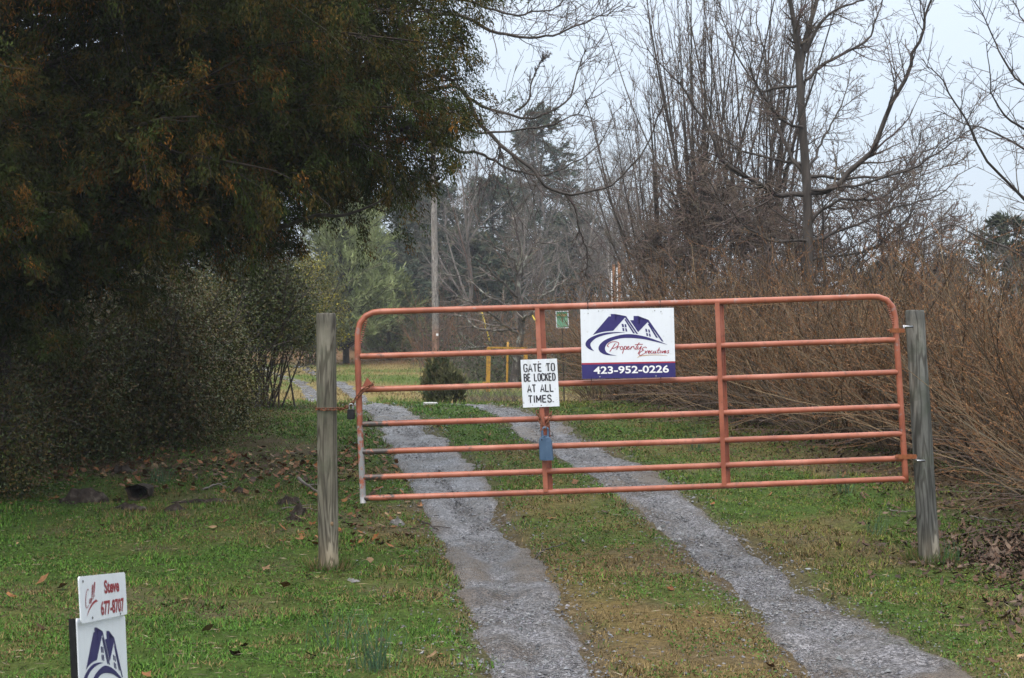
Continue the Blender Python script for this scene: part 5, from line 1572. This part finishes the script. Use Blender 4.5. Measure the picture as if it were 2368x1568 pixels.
def green_plate():
    Y = 23.0
    tl_ = P(1284, 719.5, Y); tr_ = P(1313.5, 718.5, Y); bl_ = P(1286, 759.5, Y)
    fc = Face2(tl_, tr_ - tl_, bl_ - tl_)
    b = np.array(at(1305, Y + .03))
    t = thing('boundary_sign', 'small green wildlife plate with pale edge among the twigs', 'sign', b)
    a = Acc(); fc.panel(a, .003, .012); a.build('panel', M['sign_white'], t)
    a = Acc(); v, f = tri_ngon(np.array([(.07, .05), (.93, .05), (.93, .95), (.07, .95)])); fc.put(a, v, f, .0012); a.build('field', M['green_plate'], t)
    a = Acc(); v, f = tri_ngon(np.array([(.07, .05), (.93, .05), (.93, .40), (.07, .40)])); fc.put(a, v, f, .0022); a.build('header_band', M['green_dark'], t)
    a = Acc(); fc.text(a, 'WILDLIFE', .11, .17, .89, .31, .0034, bold=.02)
    a.build('lettering', M['gold_print'], t)
    a = Acc(); tubes(a, np.array([b - [0, 0, .2], fc.tl + fc.ex * .5 + fc.ey * .1 + [0, .02, 0]]), np.array([.011, .011]), 6, cap=True)
    a.build('stake', M['bark_dark'], t)
green_plate()
def white_slab():
    c = np.array(at(995, 20.6)); a = Acc()
    n = 12; an = np.arange(n) * 2 * np.pi / n
    rx = .105 * (np.abs(np.cos(an)) ** .5) * np.sign(np.cos(an)); ry = .09 * (np.abs(np.sin(an)) ** .5) * np.sign(np.sin(an))
    lo_ = np.stack([c[0] + rx, c[1] + ry, np.full(n, c[2] - .02)], 1); hi_ = lo_ + [0, 0, .055]; hi2 = np.stack([c[0] + rx * .9, c[1] + ry * .9, np.full(n, c[2] + .042)], 1)
    k = np.arange(n); k2 = (k + 1) % n
    a.add(np.concatenate([lo_, hi_, hi2]), [np.stack([k, k2, k2 + n, k + n], 1), np.stack([k + n, k2 + n, k2 + 2 * n, k + 2 * n], 1), (2 * n + k)[None]])
    tag(a.build('stepping_slab', noise_mat('pale_concrete', 12, [(.3, (.36, .36, .35)), (.7, (.52, .52, .5))], .7, .3), None, loc=c), 'pale flat slab lying in grass at the crest before the evergreen bush', 'slab')
white_slab()

# ------------------------------------------------------------------ things lying on the ground
def hollow_log():
    rng = np.random.default_rng(7)
    c = np.array([-3.25, 12.45, 0]); c[0] = (318 - 1183.5) / F * 12.4; c[2] = hz(c[0], 12.4) + .072; c[1] = 12.4
    t = thing('hollow_log', 'rotten hollow log end with a black hole on the left lawn', 'log', c)
    a = Acc(); k = 16; an = np.arange(k) * 2 * np.pi / k
    wob = 1 + .17 * rng.normal(0, 1, k)
    ax = np.array([.02, .9998, .0]); sx = np.array([.9998, -.02, 0]); up = np.array([0, 0, 1.])
    def ring(d_, r_, flat=.8): return c + ax * d_ + (r_ * wob)[:, None] * (np.cos(an)[:, None] * sx + flat * np.sin(an)[:, None] * up)
    V = np.concatenate([ring(.34, .05), ring(.16, .088), ring(-.02, .098), ring(.005, .080), ring(.31, .035)])
    i = np.arange(4)[:, None] * k; q = np.arange(k)[None]; q2 = (q + 1) % k
    a.add(V, [np.stack([i + q, i + q2, i + k + q2, i + k + q], -1).reshape(-1, 4), (4 * k + np.arange(k))[None], np.arange(k)[::-1][None]])
    a.build('shell', noise_mat('rotten_wood', 14, [(.3, (.012, .009, .007)), (.55, (.032, .023, .016)), (.8, (.08, .058, .04))], .85, .2, (1, 1, 1), .9, bd=.02), t)
hollow_log()
M['rot'] = noise_mat('dark_rotten_bark', 12, [(.3, (.015, .012, .010)), (.55, (.04, .03, .024)), (.8, (.13, .115, .095))], .85, .1, None, .9, bd=.02)
def bark(label, u, Y, L, w, h, ang, seed, m='rot', cat='bark', name='bark_piece'):
    rng = np.random.default_rng(seed)
    c = np.array(at(u, Y)); n, k = 9, 7
    s = np.linspace(-.5, .5, n); ex = np.array([math.cos(R(ang)), math.sin(R(ang)), 0]); ey = np.array([-ex[1], ex[0], 0])
    an = np.linspace(0, np.pi, k)
    V = []
    for i, q in enumerate(s):
        ww = w / 2 * (1 - (2 * abs(q)) ** 3 * .7) * rng.uniform(.8, 1.15); hh = 1.5 * h * (1 - (2 * abs(q)) ** 2 * .7) * rng.uniform(.7, 1.2)
        off = rng.normal(0, .012, 2)
        for j, b in enumerate(an):
            V.append(c + ex * (q * L) + ey * (math.cos(b) * ww + off[0]) + [0, 0, math.sin(b) * hh * rng.uniform(.8, 1.15) - .02])
    i = np.arange(n - 1)[:, None] * k; j = np.arange(k - 1)[None]
    a = Acc(); a.add(V, [np.stack([i + j, i + k + j, i + k + j + 1, i + j + 1], -1).reshape(-1, 4), np.arange(k)[None], ((n - 1) * k + np.arange(k))[::-1][None]])
    tag(a.build(name, M[m], None, loc=c), label, cat, 'bits of rotten wood on the left lawn' if name == 'bark_piece' else None)
bark('dark hump of rotten bark left of the hollow log', 195, 12.35, .42, .16, .085, 8, 1)
bark('dark bark slab lying in front of the hollow log', 300, 12.05, .34, .10, .05, -12, 2)
bark('small dark bark lump right of the hollow log', 405, 12.0, .20, .11, .055, 20, 3)
bark('long thin grey bark strip stretching right across the lawn', 475, 12.35, .62, .07, .04, 3, 4)
bark('grey bark flake midway between hollow log and left post', 552, 12.75, .20, .06, .05, -30, 5)
bark('pale bark lump close to the left post', 668, 12.2, .22, .09, .06, 8, 6)
bark('brown curled bark piece just left of the wooden post', 690, 11.75, .17, .10, .075, 35, 7)
bark('dark chip of wood below the curled bark by the post', 678, 11.5, .19, .06, .05, -20, 8)
bark('blackish clod under the shrubs at the lawn\'s back edge', 285, 13.6, .3, .14, .06, 5, 9)
M['quartz'] = noise_mat('pale_rock', 14, [(.3, (.09, .085, .08)), (.7, (.20, .19, .185))], .5, .4, None, .6)
bark('pale half-buried stone at the foot of the left post', 818, 9.35, .14, .08, .025, -25, 10, 'quartz', 'stone', 'half_buried_stone')
bark('grey stone at the grass edge of the left wheel track', 918, 11.4, .13, .09, .06, 10, 11, 'quartz', 'stone', 'half_buried_stone')
def stick(label, pts, r, m='bark_grey'):
    q = []
    for u, Y, dz in pts:
        b = np.array(at(u, Y)); q.append(b + [0, 0, r + dz])
    q = spline(np.array(q), 14); rng = np.random.default_rng(int(pts[0][0]))
    q[:, 2] += rng.uniform(0, .012, 14)
    a = Acc(); tubes(a, q, r * np.linspace(1, .5, 14), 6, cap=True)
    # a side twig, so that the stick forks
    s = q[6]; dr = norm(q[9] - q[5]); sd_ = np.array([-dr[1], dr[0], .25])
    tubes(a, np.array([s, s + (dr * .6 + sd_ * .5) * .08, s + (dr * .8 + sd_ * .6) * .16]), np.array([r * .55, r * .45, r * .25]), 5)
    tag(a.build('fallen_stick', M[m], None, smooth=True, loc=q[0]), label, 'stick', 'fallen sticks on the grass')
stick('thick grey stick touching the left post from behind', [(690, 12.95, .05), (712, 12.75, .03), (735, 12.5, .02)], .017)
stick('pale curved stick lying behind the long bark strip', [(468, 12.75, 0), (500, 12.95, .02), (530, 12.9, 0)], .010)
stick('dark stick lying on the grass strip between the wheel tracks', [(1228, 10.15, .0), (1258, 10.35, .015), (1310, 10.55, .03)], .0075, 'bark_dark')
stick('thin pale stick left of the post beside the curled bark', [(650, 11.95, 0), (690, 12.0, .01), (733, 11.9, 0)], .008)
stick('dark stick on the grass beside the left track past the gate', [(965, 11.55, .0), (1000, 11.35, .015), (1020, 11.3, 0)], .009, 'bark_dark')
stick('thin twig lying on the green verge left of the leaning post', [(2050, 11.9, 0), (2080, 11.7, .01), (2110, 11.75, .0)], .006)
stick('pale twig right behind the leaning post on the verge', [(2240, 11.6, 0), (2290, 11.3, .02), (2360, 11.3, 0)], .007)

# --- wild onion tufts
def onion(label, u, Y, n, h, seed):
    rng = np.random.default_rng(seed); c = np.array(at(u, Y)); a = Acc()
    p0 = c + np.stack([rng.normal(0, .05, n), rng.normal(0, .05, n), np.full(n, -.01)], 1)
    d0 = rng.normal(0, .22, (n, 3)); d0[:, 2] = 1
    l = grow(p0, d0, h * rng.uniform(.6, 1.15, n), 7, .05, -.06, rng)
    tubes(a, l, np.linspace(.0026, .0010, 7)[None].repeat(n, 0), 3, vary((.06, .115, .06), n, rng, .25))
    tag(a.build('wild_onion', M['blade'], None, loc=c), label, 'plant', 'wild onion tufts in the grass')
onion('big blue-green wild onion tuft nearest the picture\'s bottom', 868, 6.85, 44, .27, 1)
onion('slim wild onion tuft between yard sign and left post', 760, 7.4, 12, .24, 2)
onion('upright wild onion tuft below the left post', 808, 7.75, 10, .22, 3)
onion('faint wild onion tuft by the lawn\'s edge under the shrubs', 372, 13.1, 40, .2, 4)
onion('wild onion tuft on the verge under the gate\'s right end', 2028, 11.0, 20, .2, 5)
onion('wild onion tuft on the verge left of the second upright', 1610, 15.2, 30, .28, 6)
onion('wild onion tuft along the shrub base beyond the gate', 1960, 12.6, 24, .22, 7)
onion('pale arching grass tuft at the foot of the leaning post', 2192, 9.9, 36, .16, 8)
bpy.data.objects['wild_onion.007'].data.materials[0] = M['blade']

# ------------------------------------------------------------------ ground cover
def scatter_xy(n, ymin, ymax, rng, p=1.5, margin=.9):
    """positions across the strip the photograph shows, thinning with distance"""
    u = rng.random(n); q = 2 - p
    y = (ymin ** q + u * (ymax ** q - ymin ** q)) ** (1 / q)
    x = (rng.random(n) * 2 - 1) * (.365 * y + margin)
    return x, y
def grass():
    rng = np.random.default_rng(401)
    n = 640000
    x, y = scatter_xy(n, 5.6, 24, rng, 1.35)
    straw, soil, leaf = patch_cols(x, y)
    d = tdist(x, y)
    dens = fbm(x, y, .22, 61, 3)
    keep = (rng.random(n) < sstep(.50, 1.40, d + .9 * (fbm(x, y, .3, 55) - .5))) & (rng.random(n) > np.clip(soil * .55 + leaf * .55, 0, .93)) & (rng.random(n) < .12 + 1.5 * sstep(.34, .66, dens))
    x, y, straw, leaf, dens = x[keep], y[keep], straw[keep], leaf[keep], dens[keep]; n = len(x)
    z = gz(x, y)
    tall = fbm(x, y, .6, 71, 3)
    hgt = (.012 + .036 * sstep(.38, .75, tall) * rng.random(n) + .016 * rng.random(n)) * (1 + .012 * y)
    near = sstep(-1.0, -2.0, x) * sstep(10, 8, y)
    az = rng.uniform(0, 2 * np.pi, n); ln = rng.uniform(.25, 1.3, n)
    w = (.0017 + .0014 * rng.random(n)) * (.7 + y / 10)
    b = np.stack([x, y, z - .004], 1)
    side = np.stack([-np.sin(az + rng.normal(0, .8, n)), np.cos(az), np.zeros(n)], 1); side = norm(side)
    lean = np.stack([np.cos(az), np.sin(az), np.zeros(n)], 1)
    tip = b + lean * (hgt * ln)[:, None] + np.array([0, 0, 1.]) * (hgt * (1.1 - .45 * ln))[:, None]
    V = np.stack([b - side * w[:, None], b + side * w[:, None], tip], 1)
    green = np.array([(.078, .138, .010), (.10, .165, .012), (.135, .19, .016), (.052, .10, .010)])[rng.integers(0, 4, n)]
    tan = np.array([(.17, .12, .048), (.20, .145, .062), (.12, .085, .036)])[rng.integers(0, 3, n)]
    pt = np.clip(.10 + .16 * sstep(.0, 1.0, x - trk(RT, y)[0]) + .85 * straw + .5 * sstep(.55, .75, fbm(x, y, .3, 47, 2)), 0, .9)
    # greens tinted yellower on the right verge, deeper on the left lawn
    rv = sstep(.0, 1.0, x - trk(RT, y)[0])
    green = green * (np.array([.70, .95, 1.5]) * (1 - rv[:, None]) + np.array([1.05, .90, 1.4]) * rv[:, None])
    c = np.where((rng.random(n) < pt)[:, None], tan, green) * rng.uniform(.7, 1.3, (n, 1))
    a = Acc(); a.add(V.reshape(-1, 3), np.arange(n * 3).reshape(-1, 3), np.repeat(c, 3, 0))
    tag(a.build('grass', M['blade']), kind='stuff')
    rng = np.random.default_rng(405); a = Acc()
    for (cx, cy, rr, m_) in ((bl[0], bl[1], .13, 420), (br[0], br[1], .14, 520), (-1.42, 4.62, .10, 160), (-1.42, 5.2, .10, 160)):
        th = rng.uniform(0, 2 * np.pi, m_); q = rr * (.5 + .75 * rng.random(m_) ** .7)
        x = cx + q * np.cos(th); y = cy + q * np.sin(th)
        p = np.stack([x, y, gz(x, y) - .005], 1); dd = np.stack([np.cos(th) * .4, np.sin(th) * .4, np.ones(m_)], 1) + rng.normal(0, .35, (m_, 3))
        cc = np.where((rng.random(m_) < .45)[:, None], np.array([.17, .12, .055]), np.array([.06, .12, .018])) * rng.uniform(.6, 1.3, (m_, 1))
        kites(a, p, dd, rng.uniform(.04, .13, m_), rng.uniform(.004, .007, m_), cc, rng)
    tag(a.build('foot_grass', M['blade']), kind='stuff')
    # broad-leaved lawn weeds and moss: tiny flat leaves
    rng = np.random.default_rng(402); n = 110000
    x, y = scatter_xy(n, 5.6, 20, rng, 1.4)
    keep = (tdist(x, y) > 1.2) & (fbm(x, y, .5, 91, 3) > .5)
    x, y = x[keep], y[keep]; n = len(x)
    p = np.stack([x, y, gz(x, y) + rng.uniform(.005, .03, n)], 1)
    dd = rng.normal(0, 1, (n, 3)); dd[:, 2] = np.abs(dd[:, 2]) * .4
    a = Acc(); kites(a, p, dd, rng.uniform(.008, .018, n) * (.7 + y / 14), rng.uniform(.006, .011, n) * (.7 + y / 14), np.array([(.055, .12, .018), (.075, .145, .024), (.042, .095, .016)])[rng.integers(0, 3, n)] * rng.uniform(.7, 1.2, (n, 1)), rng)
    tag(a.build('clover', M['blade']), kind='stuff')
    # rough meadow grass beyond the crest
    rng = np.random.default_rng(403); n = 60000
    x, y = scatter_xy(n, 24, 66, rng, 1.2)
    keep = tdist(x, y) > 1.2
    x, y = x[keep], y[keep]; n = len(x)
    p = np.stack([x, y, gz(x, y)], 1); dd = rng.normal(0, .5, (n, 3)); dd[:, 2] = 1
    f = fbm(x, y, 2.6, 8)
    c = np.where((rng.random(n) < sstep(.35, .65, f))[:, None], np.array([.19, .14, .06]), np.array([.08, .13, .022])) * rng.uniform(.7, 1.3, (n, 1))
    c = np.where((y > 60)[:, None] & (rng.random(n) < .7)[:, None], np.array([.17, .075, .035]), c)
    a = Acc(); kites(a, p, dd, rng.uniform(.05, .14, n), rng.uniform(.012, .03, n), c, rng)
    tag(a.build('meadow_grass', M['blade']), kind='stuff')
grass()

def stones():
    rng = np.random.default_rng(411); n = 40000
    x, y = [], []
    for tab in (LT, RT):
        q = 5.4 + (22 - 5.4) * rng.random(n // 2) ** 1.35
        c, w = trk(tab, q)
        sg = np.where(rng.random(n // 2) < .15, 1.7, .72)
        x.append(c + w * np.clip(rng.normal(0, 1, n // 2) * sg, -3.6, 3.6)); y.append(q)
    x = np.concatenate(x); y = np.concatenate(y)
    k = fbm(x, y, .5, 33, 3)
    keep = rng.random(n) < .35 + 1.3 * sstep(.36, .58, k)
    x, y = x[keep], y[keep]; n = len(x)
    d = tdist(x, y)
    z = np.where(d < 1.25, gbase(x, y) - .026 - .01 * (1 - sstep(0, .7, d)), gz(x, y))
    s = rng.lognormal(math.log(.0060), .40, n) * (.85 + y / 40)
    O = np.array([[1, 0, 0], [-1, 0, 0], [0, 1, 0], [0, -1, 0], [0, 0, 1], [0, 0, -1.]])
    Fc = np.array([[0, 2, 4], [2, 1, 4], [1, 3, 4], [3, 0, 4], [2, 0, 5], [1, 2, 5], [3, 1, 5], [0, 3, 5]])
    a0 = rng.uniform(0, 2 * np.pi, n); ca, sa = np.cos(a0), np.sin(a0)
    V = O[None] * (1 + rng.normal(0, .25, (n, 6, 1))) + rng.normal(0, .2, (n, 6, 3))
    V = V * np.stack([s, s * rng.uniform(.6, 1, n), s * rng.uniform(.4, .8, n)], 1)[:, None]
    V = np.stack([V[..., 0] * ca[:, None] - V[..., 1] * sa[:, None], V[..., 0] * sa[:, None] + V[..., 1] * ca[:, None], V[..., 2]], -1)
    V += np.stack([x, y, z + s * .3], 1)[:, None]
    g_ = rng.uniform(.03, .17, n)[:, None] * np.array([.98, .985, 1.06]) * (1 + rng.normal(0, .03, (n, 3)))
    a = Acc(); a.add(V.reshape(-1, 3), (np.arange(n)[:, None, None] * 6 + Fc[None, :4]).reshape(-1, 3), np.repeat(g_, 6, 0))
    tag(a.build('gravel', M['stone']), kind='stuff')
stones()

def litter():
    rng = np.random.default_rng(421)
    def leaves(name, x, y, size, cols, elong, hmax):
        n = len(x); z = gz(x, y)
        k = 8; an = np.arange(k) * 2 * np.pi / k
        rad = (.72 + .28 * (np.arange(k) % 2 == 0))[None] * rng.uniform(.7, 1.2, (n, k))
        lx = np.cos(an)[None] * rad * elong; ly = np.sin(an)[None] * rad
        s = (size * rng.uniform(.6, 1.3, n))[:, None]
        curl = rng.uniform(-.2, 1.1, n)[:, None]
        lz = curl * (lx ** 2 * .35 + ly ** 2 * .6)
        a0 = rng.uniform(0, 2 * np.pi, n)[:, None]; tx = rng.normal(0, .35, n)[:, None]; ty = rng.normal(0, .35, n)[:, None]
        X = lx * np.cos(a0) - ly * np.sin(a0); Yv = lx * np.sin(a0) + ly * np.cos(a0); Z = lz + X * tx + Yv * ty
        V = np.stack([X * s, Yv * s, Z * s], -1); V[..., 2] -= V[..., 2].min(1, keepdims=True)
        V += np.stack([x, y, z + rng.uniform(0, hmax, n)], 1)[:, None]
        c = np.array(cols)[rng.integers(0, len(cols), n)] * rng.uniform(.6, 1.3, (n, 1))
        a = Acc(); a.add(V.reshape(-1, 3), np.arange(n * k).reshape(n, k), np.repeat(c, k, 0))
        tag(a.build(name, M['litter']), kind='stuff')
    oak = [(.19, .07, .02), (.20, .09, .035), (.12, .055, .025), (.22, .14, .075), (.07, .04, .022), (.17, .08, .03)]
    # strip of oak leaves along the lawn's back edge
    n = 1150; x = rng.uniform(-5.6, -1.5, n); yc = np.interp(x, [-5.5, -4, -2.5, -1.2], [13.2, 13.7, 13.9, 14.6])
    y = yc + rng.normal(0, .6, n)
    x2, y2 = scatter_xy(260, 6, 22, rng, .9, .3); k2 = tdist(x2, y2) > 1.2
    n3 = 450; x3 = rng.uniform(-1.8, -.75, n3); y3 = rng.uniform(10.5, 17.5, n3); k3 = tdist(x3, y3) > 1.1
    leaves('fallen_leaves', np.concatenate([x, x2[k2], x3[k3]]), np.concatenate([y, y2[k2], y3[k3]]), .027, oak, 1.2, .02)
    # narrow dark leaves heaped under the right-hand shrubs
    n = 4200
    x = rng.normal(3.8, .45, n); y = rng.normal(10.0, .55, n)
    m_ = 2600; yb = rng.uniform(11, 24, m_); xb = np.interp(yb, [11, 13, 16, 20, 24], [3.9, 4.0, 3.2, 2.4, 1.8]) + rng.normal(0, .5, m_)
    q = 500; xq = rng.normal(3.15, .3, q); yq = rng.uniform(6.8, 8.6, q)
    x = np.concatenate([x, xb, xq]); y = np.concatenate([y, yb, yq]); k_ = (tdist(x, y) > 1.3)
    leaves('leaf_litter', x[k_], y[k_], .015, [(.06, .032, .018), (.085, .045, .026), (.045, .026, .016), (.12, .08, .055), (.07, .045, .03)], 2.3, .03)
    # bits of straw and twig everywhere
    n = 9000; x, y = scatter_xy(n, 5.8, 20, rng, 1.3); z = gz(x, y)
    k_ = tdist(x, y) > .9; x, y, z = x[k_], y[k_], z[k_]; n = len(x)
    a = Acc(); dd = rng.normal(0, 1, (n, 3)); dd[:, 2] *= .12
    kites(a, np.stack([x, y, z + .012], 1), dd, rng.uniform(.03, .10, n), rng.uniform(.003, .006, n), np.array([(.22, .17, .10), (.10, .07, .05), (.28, .23, .16), (.06, .045, .035)])[rng.integers(0, 4, n)], rng)
    tag(a.build('straw_debris', M['litter']), kind='stuff')
litter()

# ------------------------------------------------------------------ misty air
def haze():
    a = Acc(); x0, x1, y0, y1 = gx.min() - 3, gx.max() + 3, gy.min() - 3, gy.max() + 3
    box(a, (x0, y0, -1.4), (x1 - x0, 0, 0), (0, y1 - y0, 0), (0, 0, 21))
    m = bpy.data.materials.new('misty_air'); m.use_nodes = True; t = m.node_tree; t.nodes.clear()
    v = N(t, 'ShaderNodeVolumePrincipled'); v.inputs['Color'].default_value = (.86, .92, 1, 1); v.inputs['Density'].default_value = .0008
    v.inputs['Anisotropy'].default_value = .2
    o = N(t, 'ShaderNodeOutputMaterial'); t.links.new(v.outputs[0], o.inputs['Volume'])
    tag(a.build('haze', m), kind='stuff')
haze()
bpy.context.view_layer.update()
